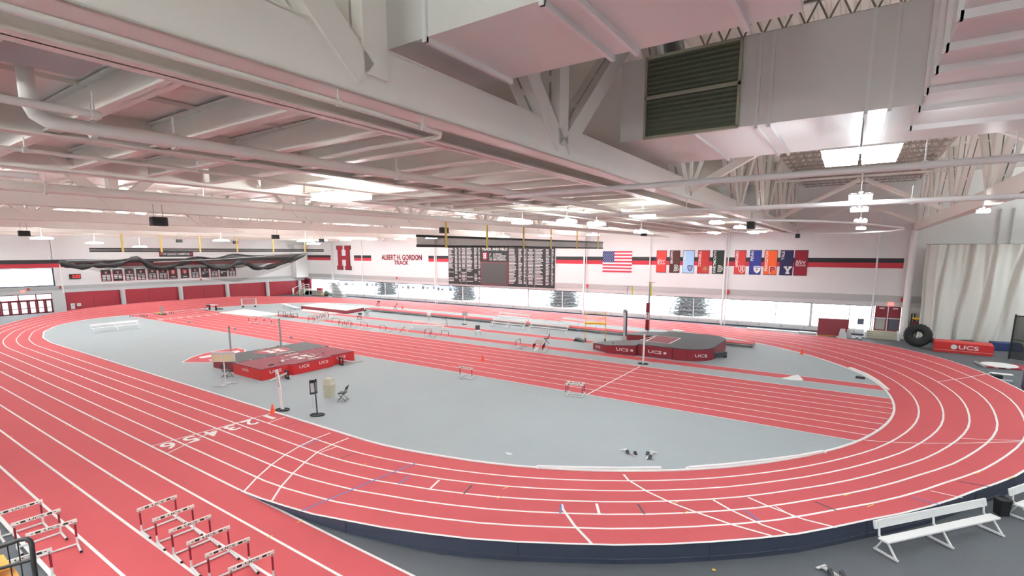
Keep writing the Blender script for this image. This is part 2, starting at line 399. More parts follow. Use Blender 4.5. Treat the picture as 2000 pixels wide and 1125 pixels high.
# eight sprint lanes across the infield (slightly non-parallel as measured)
def ys(k, x): return 24.55+1.043*k
sp = thing('sprint_lanes', 'eight red sprint lanes with white lines across the grey infield', 'sprint lanes')
poly = []
for k in [i/4 for i in range(33)]: y = ys(k, 0); poly.append((inside_span(y)[1]+.0, y))
for k in [8-i/4 for i in range(33)]: y = ys(k, 0); poly.append((inside_span(y)[0]-.0, y))
MB().add([(x, y, .008) for x, y in poly], [tuple(range(len(poly)))]).build('surface', M['red'], sp)
l3 = MB()
for k in range(9):
    y = ys(k, 0); a, b = inside_span(y); ribbon(l3, [(a, y, .008), (b, y, .008)], .07, .006)
# start line and lane numbers at the far left end
for k in range(8):
    y0 = ys(k, 0)
    l3.text(str(8-k), (-66.4, y0+.75, .016), (0, -.5, 0), (.9, 0, 0)); ribbon(l3, [(-67, y0+.1, .008), (-67, y0+.95, .008)], .12, .006)
ribbon(l3, [g(1250, 716), g(1145, 772)], .08, .016)
l3.build('lane_lines', M['line'], sp)
# jump runways
def runway(name, label, pa, pb, z, yw, right_end=True):
    t = thing(name, label, 'runway')
    A, B = pa, pb; MB().add([(A.x, A.y-yw/2, z), (B.x, B.y-yw/2, z), (B.x, B.y+yw/2, z), (A.x, A.y+yw/2, z)], [(0, 1, 2, 3)]).build('surface', M['red'], t)
    q = MB()
    for s_ in (-1, 1): ribbon(q, [(A.x, A.y+s_*yw/2, z), (B.x, B.y+s_*yw/2, z)], .06, .005)
    q.build('edge_lines', M['line'], t); return t
y1 = (g(1100, 683.5).y+g(1400, 718.5).y)/2
runway('long_jump_runway', 'narrow red runway with white edges beside the sprint lanes, ending at the right bend', V((g(523, 617).x, y1, 0)), V((inside_span(y1)[1], y1, 0)), .008, 1.22)
y2 = g(1000, 651.5).y
runway('pole_vault_runway', 'narrow red runway leading to the front of the black pole vault mat', V((g(579, 610).x, y2, 0)), V((g(1150, 671).x, y2, 0)), .008, 1.2)
# raised runway on a metal frame
y3 = (g(1441, 668, .35).y + g(956, 623, .35).y)/2
rr_ = thing('raised_runway', 'long raised red runway on a grey metal frame near the far straight', 'runway')
y3 = 44.75; xa, xb = g(716, 602, .35).x, g(1472, 671, .35).x
MB().bbox((xa, y3-.6, .30), (xb, y3+.6, .36)).build('deck', M['red'], rr_)
q = MB()
for s_ in (-1, 1):
    q.beam((xa, y3+s_*.6, .27), (xb, y3+s_*.6, .27), .06, .08); q.beam((xa, y3+s_*.6, .06), (xb, y3+s_*.6, .06), .05, .05)
    x = xa
    while x < xb: q.beam((x, y3+s_*.6, 0), (x, y3+s_*.6, .3), .06, .06); x += 2.4
q.bbox((xb-.02, y3-.6, .0), (xb+.02, y3+.6, .33)); q.build('frame', M['grey_metal'], rr_)

# ================================================================== WALLS
YW, XL = 57.2, -86.0
wins = [-77.4, -69.2, -60.9, -52.6, -44.3, -36.0, -27.7, -19.4, -11.3, -3.1]
HEAD, SILL = 2.80, .48
wb = MB()
wb.bbox((XL-3, YW, HEAD), (34, YW+.3, 3.25), 1); wb.bbox((XL-3, YW-.05, 3.2), (34, YW+.25, 3.82), 2); wb.bbox((XL-3, YW, 3.8), (34, YW+.3, 14.6), 0)
wb.bbox((-84, YW, -.05), (1.9, YW+.25, SILL), 3); wb.bbox((-84, YW-.12, -.05), (1.9, YW, .1), 4)
wb.bbox((3.95, YW, -.05), (34, YW+.3, HEAD), 0); wb.bbox((XL-3, YW, -.05), (-84.2, YW+.3, HEAD), 5)
wbo = struct(wb.build('wall_back', [M['wall'], M['wall_pale'], M['wall_grey'], M['wall_pale'], M['navy'], M['maroon_dark']]))
sl = MB()
x = -83.5
while x < 1.5:
    sl.beam((x, YW-.03, .22), (x, YW-.03, .36), .05, .05); x += 2.05
struct(sl.build('trim_1', M['slot']))
st = MB()
for x0, x1 in ((-85.3, -77.2), (-71.4, -67.0), (-54.0, -49.9), (-31.8, 3.7)):
    st.bbox((x0, YW-.012, 6.75), (x1, YW+.02, 7.18), 0); st.bbox((x0, YW-.012, 6.28), (x1, YW+.02, 6.75), 1)
struct(st.build('trim_2', [M['stripe_black'], M['stripe_red']]))
# windows: one per bay with frame, mullion, handrail outside and glass
edges = [-84.0]+wins+[1.95]
for i, (a, b) in enumerate(zip(edges, edges[1:])):
    f_ = MB(); yy = YW+.12
    f_.bbox((a, yy-.05, SILL), (a+.11, yy+.05, HEAD)); f_.bbox((b-.11, yy-.05, SILL), (b, yy+.05, HEAD))
    f_.bbox((a, yy-.05, HEAD-.07), (b, yy+.05, HEAD), 1); f_.bbox((a, yy-.05, SILL), (b, yy+.05, SILL+.07))
    m_ = a+(b-a)*.62; f_.bbox((m_-.04, yy-.03, SILL), (m_+.04, yy+.03, HEAD))
    fo = struct(f_.build('window_%d' % (i+1), [M['wall_pale'], M['slot']]))
    MB().bbox((a+.1, yy-.008, SILL+.05), (b-.1, yy+.008, HEAD-.05)).build('glass', M['glass'], fo)
# round pipes and columns on the back wall
for i, x in enumerate((-77.4, -69.2, -52.6, -27.7, -19.4, -11.3, 1.75)):
    p = MB(); rr = .07 if i in (1, 4, 6) else .11
    p.tube([(x, YW-.15, 0 if rr > .1 else HEAD-.2 if i == 4 else .5), (x, YW-.15, 11)], rr, 10); 
    if rr > .1: p.tube([(x+.3, YW-.12, 0), (x+.3, YW-.12, 11)], .06, 8)
    o = p.build('wall_pipe', M['white']); tag(o, 'white vertical pipe on the window wall, %s from the left corner' % ORD[i], 'pipe', 'pipes on the window wall')
cp = MB().tube([(4.2, YW-.5, 0), (4.2, YW-.5, 9.0), (4.25, YW-.4, 9.6)], .28, 14); cp.tube([(4.2, YW-.5, 0), (4.2, YW-.5, .25)], .34, 14); cp.tube([(4.2, YW-.5, 1.1), (4.2, YW-.5, 1.2)], .31, 14)
tag(cp.build('round_column', M['white']), 'thick round white column right of the maroon double doors', 'column')
# left wall
wl = MB()
wl.bbox((XL-.3, 20.95, -.05), (XL, YW+.3, 2.5), 0); wl.bbox((XL-.3, -12, 2.5), (XL+.04, YW+.3, 3.0), 1); wl.bbox((XL-.3, -12, 2.95), (XL+.08, YW+.3, 3.42), 2)
wl.bbox((XL-.3, 21.1, 3.4), (XL, YW+.3, 14.6), 3); wl.bbox((XL-.3, -12, 5.75), (XL, 21.15, 14.6), 3); wl.bbox((XL-.3, -12, -.05), (XL, 8, 5.8), 3)
wl.bbox((XL-.3, 20.6, -.05), (XL+.1, 21.9, 2.5), 1)
for y in (22.0, 24.9, 31.5, 39.2, 46.5, 53): wl.bbox((XL-.01, y-.012, 0), (XL+.006, y+.012, 2.5), 4)
struct(wl.build('wall_left', [M['maroon'], M['wall_pale'], M['wall_grey'], M['wall'], M['slot']]))
sl2 = MB(); sl2.bbox((XL-.01, 8, 6.3), (XL+.015, 56, 6.8), 0); sl2.bbox((XL-.01, 8, 5.8), (XL+.015, 56, 6.3), 1)
struct(sl2.build('trim_3', [M['stripe_black'], M['stripe_red']]))
for i, y in enumerate((28.18, 35.64, 42.67, 49.6, 55.9)):
    tag(MB().tube([(XL+.32, y, -.02), (XL+.32, y, 2.52)], .3, 14).build('round_column', M['wall_pale']), 'pale round column against the maroon panels of the left wall, %s from the glass doors' % ORD[i], 'column', 'columns along the left wall')
# big left window above the doors and the row of glass doors
f_ = MB(); f_.bbox((XL-.2, 8, 3.42), (XL-.05, 21.1, 3.55)); f_.bbox((XL-.2, 8, 5.68), (XL-.05, 21.1, 5.8)); f_.bbox((XL-.2, 20.95, 3.42), (XL-.05, 21.1, 5.8))
fo = struct(f_.build('window_12', M['navy'])); MB().bbox((XL-.14, 8, 3.5), (XL-.12, 21, 5.7)).build('glass', M['glass'], fo)
dy = [13.2, 14.05, 14.9, 15.72, 16.55, 17.4, 18.25, 19.05, 19.85, 20.6]
f_ = MB(); f_.bbox((XL-.2, 8, 2.42), (XL-.02, 20.7, 2.5)); f_.bbox((XL-.2, 8, 1.68), (XL-.02, 20.7, 1.8))
for y in (13.2, 15.72, 17.4, 19.05, 20.6): f_.bbox((XL-.2, y-.05, 1.75), (XL-.02, y+.05, 2.45))
fo = struct(f_.build('window_13', M['maroon_dark'])); MB().bbox((XL-.14, 8, 1.78), (XL-.12, 20.6, 2.44)).build('glass', M['glass'], fo)
for i, (a, b) in enumerate(zip(dy, dy[1:])):
    d_ = MB()
    d_.bbox((XL-.16, a+.01, 0), (XL-.06, a+.16, 1.7)); d_.bbox((XL-.16, b-.16, 0), (XL-.06, b-.01, 1.7))
    d_.bbox((XL-.16, a, 0), (XL-.06, b, .16)); d_.bbox((XL-.16, a, 1.58), (XL-.06, b, 1.7)); d_.bbox((XL-.16, a, .68), (XL-.06, b, .78))
    do = struct(d_.build('door_%d' % (i+1), M['maroon_dark']))
    MB().bbox((XL-.12, a+.14, .12), (XL-.10, b-.14, 1.62)).build('glass', M['glass'], do)
    MB().bbox((XL-.06, a+.12, .70), (XL-.0, b-.12, .75)).build('push_bar', M['alu'], do)
# double doors and steps at the right of the window wall
for i, (a, b) in enumerate(((2.0, 2.93), (2.99, 3.92))):
    d_ = MB(); d_.bbox((a, YW-.05, 1.75), (b, YW+.02, HEAD)); d_.bbox((a, YW-.05, .55), (a+.1, YW+.02, 1.8)); d_.bbox((b-.1, YW-.05, .55), (b, YW+.02, 1.8)); d_.bbox((a, YW-.05, .55), (b, YW+.02, .66))
    do = struct(d_.build('door_%d' % (10+i), M['maroon_dark']))
    MB().bbox((a+.09, YW-.02, .65), (b-.09, YW, 1.76)).build('glass', M['car_glass'] if i else M['door_glass'], do)
    MB().bbox((a+.05, YW-.13, 1.68), (b-.05, YW-.05, 1.76)).build('push_bar', M['alu'], do)
    MB().bbox((a+.3, YW-.12, HEAD-.22), (b-.25, YW-.05, HEAD-.12)).build('door_closer', M['alu'], do)
struct(MB().bbox((2.92, YW-.08, .5), (3.0, YW+.04, HEAD)).build('trim_4', M['alu']))
s_ = MB()
for k in range(4): s_.bbox((1.5, YW-.35-.42*(k+1), 0), (3.75, YW-.14, .56-.14*k-.0))
stp = thing('entry_steps', 'four concrete steps below the maroon double doors', 'steps'); s_.build('treads', M['concrete'], stp)
for x in (1.4, 3.82):
    MB().bbox((x-.08, YW-2.1, 0), (x+.08, YW-.2, .62)).build('cheek_wall', M['white'], stp)
struct(MB().bbox((33.7, -12, -.05), (34, YW, 14.6)).build('wall_right', M['dark_wall']))
struct(MB().bbox((XL, -12.3, -.05), (34, -12, 14.6)).build('wall_front', M['wall']))

# ================================================================== ROOF
rf = MB(); rf.bbox((XL-.5, -12.3, 14.45), (34.3, YW+.4, 14.7), 0)
x = -4.7
while x < 4.1:                                   # corrugated deck ribs in the open bay
    rf.hexa([(x, -12, 14.37), (x+.17, -12, 14.37), (x+.17, YW, 14.37), (x, YW, 14.37), (x-.04, -12, 14.46), (x+.21, -12, 14.46), (x+.21, YW, 14.46), (x-.04, YW, 14.46)]); x += .33
struct(rf.build('ceiling', M['deck']))
ZB = 9.6
# roof truss: box chord, double-channel web members with dark slots
def make_truss(x, label):
    t = thing('roof_truss', label, 'roof truss', (x, 0, 0), 0, 'roof trusses')
    b = MB(); b.bbox((-.42, -11.9, ZB), (.0, 57.1, ZB+.02)); b.bbox((-.06, -11.9, ZB), (0, 57.1, ZB+.62)); b.bbox((-.42, -11.9, ZB), (-.36, 57.1, ZB+.62)); b.bbox((-.42, -11.9, ZB+.58), (0, 57.1, ZB+.6))
    b.build('bottom_chord', M['steel'], t)
    MB().bbox((-.36, -11.9, 13.95), (-.04, 57.1, 14.3)).build('top_chord', M['steel'], t)
    def web(a, c):
        # two channels separated by a slot with batten plates
        a, c = V((-.17, a[0], a[1])), V((-.17, c[0], c[1])); m = MB()
        d = (c-a).normalized(); n_ = V((1, 0, 0)).cross(d)
        for s in (-1, 1):
            m.beam(a+V((s*.115, 0, 0)), c+V((s*.115, 0, 0)), .19, .36, n_)
        L = (c-a).length
        for q in range(1, int(L/1.2)+1): m.beam(a+d*(q*1.2-.06), a+d*(q*1.2+.06), .07, .37, n_)
        m.build('web_member', M['steel'], t)
    zb, zt = ZB+.24, 14.0
    web((4.2, zb), (-.4, zt)); web((4.35, zb), (4.35, zt)); web((4.5, zt), (8.9, zb))
    for k in range(6):
        y = 9.0+9.1*k
        web((y, zb), (y, zt)); web((y+.15, zb), (y+4.55, zt))
        if y+9 < 57: web((y+4.55, zt), (y+8.95, zb))
    return t
TX = [(-4.9, 'deep pale steel roof truss crossing the upper middle of the photo'), (4.5, 'pale steel roof truss at the right, beyond the ducts'),
      (-15.1, 'steel truss on the far side of the gridded ceiling'), (-27.0, 'first far truss beyond the gridded ceiling'), (-39.0, 'second far truss beyond the gridded ceiling'), (-51.0, 'third far truss beyond the gridded ceiling'),
      (-63.5, 'fourth far truss beyond the gridded ceiling'), (-75.0, 'farthest truss, nearest to the left wall')]
T1 = make_truss(*TX[0])
for x, l in TX[1:]: dup(T1, (x, 0, 0), 0, l)
# sway frames between the two right trusses
for i, (y, za) in enumerate(((18.3, 12.4), (39.6, 12.3), (54.5, 11.9))):
    t = thing('sway_brace', '%s chevron brace between the two right trusses, counted from the ducts' % ORD[i], 'brace', (0, y, 0), 0, 'chevron braces between trusses')
    for s_ in (-1, 1):
        MB().beam((s_*4.85, 0, 9.9), (s_*.12, 0, za), .22, .26, (0, 1, 0)).build('diagonal', M['steel'], t)
    MB().beam((0, 0, za-.1), (0, 0, 14.3), .14, .14).build('hanger', M['steel'], t)
    MB().beam((-4.85, 0, za+.2), (4.3, 0, za+.2), .12, .12).build('tie', M['steel'], t)
# bar joists over the open bay
jm = []
ch = MB(); ch.beam((-4.7, 0, 14.3), (4.1, 0, 14.3), .09, .07)
ch2 = MB(); ch2.beam((-4.4, 0, 13.72), (3.8, 0, 13.72), .15, .09)
wbm = MB(); n = 16
for k in range(n):
    xa_ = -4.4+8.2*k/n; xb_ = -4.4+8.2*(k+.5)/n; xc_ = -4.4+8.2*(k+1)/n
    wbm.beam((xa_, 0, 14.28), (xb_, 0, 13.73), .045, .045); wbm.beam((xb_, 0, 13.73), (xc_, 0, 14.28), .045, .045)
j0 = thing('bar_joist', 'first bar joist under the roof deck, counted from the camera', 'joist', (0, 1.5, 0), 0, 'bar joists of the open bay')
ch.build('top_chord', M['joist'], j0); ch2.build('bottom_chord', M['joist'], j0); wbm.build('web', M['joist'], j0)
for k in range(4): dup(j0, (-10.2, 4.9+1.2*k, 0), 0, '%s bar joist glimpsed through the openings in the gridded ceiling' % ORD[k])
for k in range(1, 30): dup(j0, (0, 1.5+1.85*k, 0), 0, '%s bar joist under the roof deck, counted from the camera' % ORD[k])
# longitudinal girders of the gridded ceiling
def ibeam(mb, a, b, w_, h):
    a, b = V(a), V(b); mb.beam(a+V((0, 0, .015)), b+V((0, 0, .015)), w_, .03); mb.beam(a+V((0, 0, h/2)), b+V((0, 0, h/2)), .03, h); mb.beam(a+V((0, 0, h-.015)), b+V((0, 0, h-.015)), w_, .03)
for x, w_, l in ((-6.05, .32, 'steel girder of the gridded ceiling beside the deep truss'), (-10.75, .3, 'middle steel girder of the gridded ceiling')):
    m = MB(); ibeam(m, (x, -11.5, ZB), (x, 57, ZB), w_, .62); tag(m.build('ceiling_girder', M['steel_b']), l, 'girder', 'girders of the gridded ceiling')
m = MB(); ibeam(m, (-10.2, 0, ZB+.06), (-5.98+.0, 0, ZB+.06), .2, .42)
xb0 = MB(); ibeam(xb0, (-14.95, 0, ZB+.06), (-6.2, 0, ZB+.06), .2, .42)
b0 = xb0.build('cross_beam', M['steel_b']); b0.location = (0, 1.35, 0); tag(b0, 'first cross beam of the gridded ceiling, counted from the camera', 'beam', 'cross beams of the gridded ceiling')
for k in range(1, 38):
    c = b0.copy(); C.objects.link(c); c.location = (0, 1.35+1.47*k, 0); c['label'] = '%s cross beam of the gridded ceiling, counted from the camera' % ORD[k]
# ceiling panels above the grid, with two openings
pn = MB()
for k in range(-8, 39):
    y0 = 1.35+1.47*k
    for (x0, x1) in ((-6.0, -10.75), (-10.75, -15.0)):
        zz = ZB+.5+(.02 if (k % 2) else 0)
        if k in (3, 4) and x0 == -6.0:
            pn.bbox((x0, y0+.02, zz), (-8.75, y0+1.45, zz+.03)); pn.bbox((-10.25, y0+.02, zz), (x1, y0+1.45, zz+.03)); continue
        pn.bbox((x0, y0+.02, zz), (x1, y0+1.45, zz+.03))
    pn.bbox((-9.0, y0, ZB+.44), (-8.94, y0+1.47, ZB+.5)); pn.bbox((-13.0, y0, ZB+.44), (-12.94, y0+1.47, ZB+.5))
struct(pn.build('ceiling', M['deck']))
far = MB()
for a, b in ((-15.5, -26.9), (-27.4, -38.9), (-39.4, -50.9), (-51.4, -63.4), (-63.9, -74.9), (-75.4, -85.9)):
    far.bbox((a, -12, 11.9), (b, 57.1, 11.95))
    y = -10.0
    while y < 57: far.bbox((a, y, 11.8), (b, y+.14, 11.9)); y += 2.9
struct(far.build('ceiling', M['deck']))
cb0 = g(152, 152, 9.8)
tag(MB().bbox((cb0.x, cb0.y-2.6, 9.8), (-6.25, cb0.y, 10.09)).build('air_box', M['wall_grey']), 'grey box duct tucked above the girder at the upper left', 'duct')
# service pipes under the grid
def pipe(name, label, pts, r, hang=None, cat='pipe', m='steel'):
    o = MB().tube(pts, r, 10)
    if hang:
        for p in hang:
            o.tube([p, (p[0], p[1], ZB+.02)], .012, 5); o.lathe([(r*1.3, -.03), (r*1.3, .03)], p, 10, 0, 'y')
    o = o.build(name, M[m]); return tag(o, label, cat)
pipe('sprinkler_pipe', 'thin white sprinkler pipe along the underside of the deep truss, bent at its end', [(-4.95, -8, 9.45), (-4.95, 4.35, 9.45), (-5.0, 5.6, 9.45), (-5.15, 5.75, 9.45), (-6.9, 5.9, 9.5), (-8.6, 6.2, 9.55)], .032, [(-4.95, 3.85, 9.45), (-4.95, 5.2, 9.45)])
pipe('drain_pipe', 'thick white pipe with an elbow and a vertical drop under the gridded ceiling', [(-8.0, 1.95, 10.3), (-8.0, 1.95, 9.48), (-7.99, 1.99, 9.38), (-7.96, 2.08, 9.32), (-7.93, 2.2, 9.3), (-7.85, 3.77, 9.3), (-7.6, 7.56, 9.3), (-7.4, 16, 9.3), (-7.3, 50, 9.3)], .085, [(-7.95, 2.5, 9.3), (-7.9, 3.4, 9.3), (-7.6, 7.2, 9.3), (-7.5, 12, 9.3), (-7.4, 18, 9.3)])
pipe('sprinkler_pipe', 'thin pipe hung under the middle girder of the gridded ceiling', [(-11.3, -8, 9.42), (-11.2, 5, 9.42), (-11.2, 52, 9.42)], .035, [(-11.2, 2.6, 9.42), (-11.2, 5.2, 9.42), (-11.2, 9, 9.42)])
pipe('drain_pipe', 'long thick pipe along the far side of the gridded ceiling', [(-16.2, -8, 9.3), (-15.8, 52, 9.3)], .12, [(-16.1, 4, 9.3), (-16, 10, 9.3)])
pipe('sprinkler_pipe', 'short capped pipe end at the left of the gridded ceiling', [(-7.4, -6, 9.36), (-7.4, 2.42, 9.36)], .045, [(-7.4, 2.36, 9.36)])
tag(MB().tube([g(-90, 331, 9.35), g(76, 344.5, 9.35)], .06, 10).build('tube_light', M['white']), 'white tube hung under the gridded ceiling at the left edge', 'tube light')
pipe('duct_rail', 'nearest white rail crossing below the ducts at the right', [(-7.5, 10.9, 9.2), (14, 10.9, 9.2)], .06, [(-2.9, 10.9, 9.2), (.83, 10.9, 9.2), (1.9, 10.9, 9.2)], 'rail', 'white')
pipe('duct_rail', 'second white rail below the ducts, level with the upper pair of lights', [(-9, 18.3, 9.2), (-2.6, 18.3, 9.2), (14, 18.3, 9.2)], .075, [(-2.7, 18.3, 9.2), (1.2, 18.3, 9.2), (-5.0, 18.3, 9.2)], 'rail', 'white')
pipe('curtain_track', 'curved white curtain track hooking round near the right trusses', [g(x, y, 9.1) for x, y in ((1240, 424), (1286, 426), (1450, 429), (1600, 432), (1680, 436), (1735, 442), (1764, 445), (1766, 447), (1740, 451), (1670, 455), (1590, 457))], .05, None, 'rail', 'white')
for i, (a, b) in enumerate((((1360, 453), (1398, 447)), ((1480, 453), (1500, 447)))): pass
# ducts
def ductbox(label, x0, x1, y0, y1, z0, z1, ribs, along='x', louver=None):
    t = thing('air_duct', label, 'duct', ((x0+x1)/2, (y0+y1)/2, z0)); cx, cy = (x0+x1)/2, (y0+y1)/2
    MB().bbox((x0-cx, y0-cy, 0), (x1-cx, y1-cy, z1-z0)).build('casing', M['duct'], t)
    for r in ribs:
        fl = MB()
        if along == 'x':
            fl.bbox((r-.03-cx, y0-.03-cy, -.07), (r+.03-cx, y1+.03-cy, 0)); fl.bbox((r-.03-cx, y0-.05-cy, -.07), (r+.03-cx, y0-cy, z1-z0))
        else:
            fl.bbox((x0-.03-cx, r-.04-cy, -.1), (x1-cx, r+.04-cy, 0)); fl.bbox((x0-.06-cx, r-.04-cy, -.1), (x0-cx, r+.04-cy, z1-z0))
        fl.build('flange', M['white'], t)
    return t, cx, cy
ductbox('big pale air duct crossing above the deep truss at the top of the photo', -9.5, -.72, 5.1, 7.0, 10.5, 12.6, (-4.75, -3.03, -2.68, -1.3))
D2, cx, cy = ductbox('pale air duct with an olive louver in its side', -5.1, .8, 12.4, 16.3, 10.5, 12.35, (-2.0, -1.75, -.05, .32, -3.3))
lv = MB(); lv.bbox((-4.45-cx, 12.34-cy, .0), (-2.37-cx, 12.40-cy, 1.78), 0)
for k in range(17): lv.beam((-4.42-cx, 12.30-cy, .07+k*.105), (-2.4-cx, 12.30-cy, .07+k*.105), .05, .012, (0, 1, .6), 0)
lv.build('louver', M['louver'], D2)
lf = MB()
for a, b in (((-4.47, 1.76), (-2.35, 1.82)), ((-4.47, -.03), (-2.35, .03)), ((-4.47, 0), (-4.42, 1.8)), ((-2.4, 0), (-2.35, 1.8)), ((-4.47, .86), (-2.35, .94))):
    lf.bbox((a[0]-cx, 12.27-cy, a[1]), (b[0]-cx, 12.36-cy, b[1]))
lf.build('louver_frame', M['louver_frame'], D2)
ductbox('wide pale air duct with ribs running toward the camera at the upper right', .8, 5.2, -8, 16.3, 10.5, 12.6, (4.5, 6.6, 8.0, 9.1, 10.1, 11.3, 12.6, 14.4), 'y')
tag(MB().tube([(-4.2, 13.6, 12.7), (-3.2, 8, 13.4)], .28, 14).build('round_duct', M['galv']), 'shiny round galvanised duct above the louver', 'duct')

# ================================================================== LIGHTS
def make_light(stem, up, down='led'):
    t = thing('led_fixture', 'x', 'light', (0, 0, 0), 0, 'hanging light fixtures')
    for s in (-1, 1):
        p = MB(); p.bbox((s*.03, -.62, .0), (s*.5, .62, .1)); p.build('led_panel', M[down], t)
        h = MB(); h.bbox((s*.02, -.65, .1), (s*.52, .65, .14)); h.build('reflector', M['white'], t)
        if up: p = MB(); p.bbox((s*.2, -.5, .14), (s*.42, .5, .15)); p.build('added_upglow', M[up], t)  # glowing strip on top, added as ceiling fill
    h = MB(); h.bbox((-.1, -.16, .14), (.1, .16, .22)); h.tube([(0, 0, .2), (0, 0, stem)], .015, 6); h.build('driver_box', M['grey_metal'], t)
    return t
LPRO = {}
LZ_ = 9.28
def atpx(x, y, z): p = g(x, y, z); return (p.x, p.y, z)
def atpX(x, y, X): p = gX(x, y, X); return tuple(p)
spots = [((-.08, 13.0, 9.69), 'big light fixture hanging under the louvered duct, nearest on the right'), ((0, 18.0, LZ_), 'light fixture just above the second white rail at the right'), ((0, 23.2, LZ_), 'light fixture just below the second white rail at the right'),
 ((.1, 31.8, LZ_), 'light fixture third below the second rail at the right'), ((.2, 42, LZ_), 'light fixture farthest of the right-hand row'), ((4.0, 26.8, LZ_), 'lone light fixture on the far right truss'),
 ((-12.06, 9.35, LZ_), 'bright light fixture below the gridded ceiling, left of centre'), (atpx(1255, 424, 9.1), 'light fixture under the far part of the gridded ceiling, right of centre'),
 (atpx(1020, 437, 9.0), 'light fixture above the record board, left of three'), (atpx(1107, 435, 9.05), 'light fixture above the record board, middle of three'), (atpx(1165, 440, 9.0), 'light fixture above the record board, right of three'), (atpx(1252, 455, 8.85), 'light fixture above the flag'),
 (atpx(1400, 437, 9.25), 'light fixture above the college banners, first of three'), (atpx(1445, 446, 9.25), 'light fixture above the college banners, second of three'), ((-7.0, 46, LZ_), 'light fixture above the college banners, third of three'),
 (atpX(82, 467, -57.5), 'thin bright light fixture at far left above the big window'), (atpX(185, 476, -66.5), 'thin bright light fixture above the wall clock'), (atpX(273, 483, -78), 'small bright light fixture above the rolled divider at left'), (atpX(432, 471, -57.5), 'bright light fixture above the netting'), (atpX(597, 472, -45.5), 'bright light fixture above the far corner'), (atpX(612, 477, -57), 'smaller light fixture beside the block letter')]
NV = len(spots)
for i, x in enumerate((-21, -33, -45, -57.3, -69.3, -80.5)):
    for j, y in enumerate((5, 15.5, 26, 37, 50.5)):
        if (x, y) == (-21, 5): continue
        spots.append(((x, y, 10.2), 'unseen added light between the far trusses, %s row from the grid, %s from near side' % (ORD[i], ORD[j])))  # rows added out of sight above the chords to keep the hall lit
for j, x in enumerate((-7.5, -11.5, -18, -24, -30, -36, -42, -48, -54, -60, -66, -72)): spots.append(((x, 51.5, 9.55), 'small light fixture along the window wall, %s from the right' % ORD[j]))
for j, (x, y) in enumerate(((-12.2, -7), (-12.2, -1), (-8.2, -2.4), (-8.4, -7), (-14, -3), (-19, -7), (-19, -2))): spots.append(((x, y, LZ_), 'unseen light fixture added below the gridded ceiling, %s' % ORD[j]))  # out-of-view lamps added to lift the dark near ceiling
for j, (x, y) in enumerate(((0, -9), (0, -5), (-3, -8), (-6, -9.5), (7, -9), (8, -3), (13, 4), (13, 14), (13, 24), (13.5, 34), (14, 44), (14.5, 51), (20, 10), (20, 30))): spots.append(((x, y, LZ_), 'unseen light fixture added over the right side of the hall, %s' % ORD[j]))  # out-of-view lamps added to light ducts, fascia and curtain
for i, ((x, y, z), l) in enumerate(spots):
    grid = -15.5 < x <= -4.8
    if grid: y = 1.35+1.47*(math.floor((y-1.35)/1.47)+.5) if i not in range(6, 15) else y
    top = 10.5 if i == 0 else 14.4 if x > -4.8 else 10.1 if grid else 11.9
    key = (round(top-z, 2), None if i == 0 else 'up_fill' if (y < 0 or x > 9) else 'up_fill_low' if (x > -4.8 or i in range(7, 15)) else 'up_fill', 'led_fill' if x > 9 else 'led')
    if key not in LPRO: t = LPRO[key] = make_light(*key); t.location = (x, y, z); t['label'] = l
    else: t = dup(LPRO[key], (x, y, z), 0, l)
    t.scale = (1.27, 1.27, 1) if i == 0 else (.55, .55, 1) if i in (1, 2, 3, 4) else (.35, .35, 1) if i == 5 else (.72, .72, 1) if i == 7 else (.6, .6, 1) if i in range(8, 15) else (1, 1, 1)
# speakers hanging from the trusses
for i, (px, py, X) in enumerate(((310, 431, -22.6), (47, 455, -44), (538, 462, -40), (628, 469, -48), (867, 449, -20.2), (1467, 439, -4.2), (1258, 455, -12), (1558, 460, -4.0), (350, 470, -60), (460, 473, -64))):
    p = gX(px, py, X); t = thing('hanging_speaker', '%s black speaker box hung from the trusses%s' % (('nearest left', 'far left', 'fifth from the left,', 'sixth from the left,', 'large', 'largest right', 'small', 'smallest right', 'third from the left, tiny', 'fourth from the left, tiny')[i], (' above the netting', ' above the wall clock', ' near the corner', ' above the block letter', ' above the rolled divider', ' above the college banners', ' above the flag', ' near the right pipe', ' above the netting', ' above the netting end')[i]), 'speaker', p, 0, 'speakers hung from the trusses')
    wd = .55 if i not in (5, 6, 7) else .42
    MB().rbox((0, 0, -.2), (.32, wd, .34), .03).build('cabinet', M['black'], t)
    h = MB()
    for s_ in (-.15, .15): h.tube([(0, s_, .12), (0, s_, ZB-p.z+.02)], .012, 5)
    h.build('hanger', M['grey_metal'], t)
# rolled divider curtains
def divider(label, X, ya, yb, z0, z1, straps):
    t = thing('rolled_divider', label, 'divider curtain', (X, (ya+yb)/2, z0)); L = (yb-ya)/2; h = z1-z0
    MB().bbox((-.02, -L, .06), (.02, L, h-.06)).build('mesh_panel', M['curtain_mesh'], t)
    MB().tube([(0, -L, .07), (0, L, .07)], .075, 10).build('bottom_roll', M['black'], t)
    MB().bbox((-.06, -L, h-.13), (.06, L, h)).build('top_hem', M['black'], t)
    for s_ in straps: MB().bbox((.08, s_-(ya+yb)/2-.09, -.03), (.11, s_-(ya+yb)/2+.09, ZB-z0)).build('strap', M['strap'], t)
divider('rolled black divider curtain with yellow straps, hung in front of the record board', -20, 20.3, 45.1, 8.05, 8.72, (22.6, 26.6, 31, 35, 39.5, 43.8))
divider('rolled black divider curtain with yellow straps, hung above the netting at left', -62, 18.1, 44.5, 7.78, 8.18, (20.8, 24.3, 28.2, 32.4, 37, 41.5))
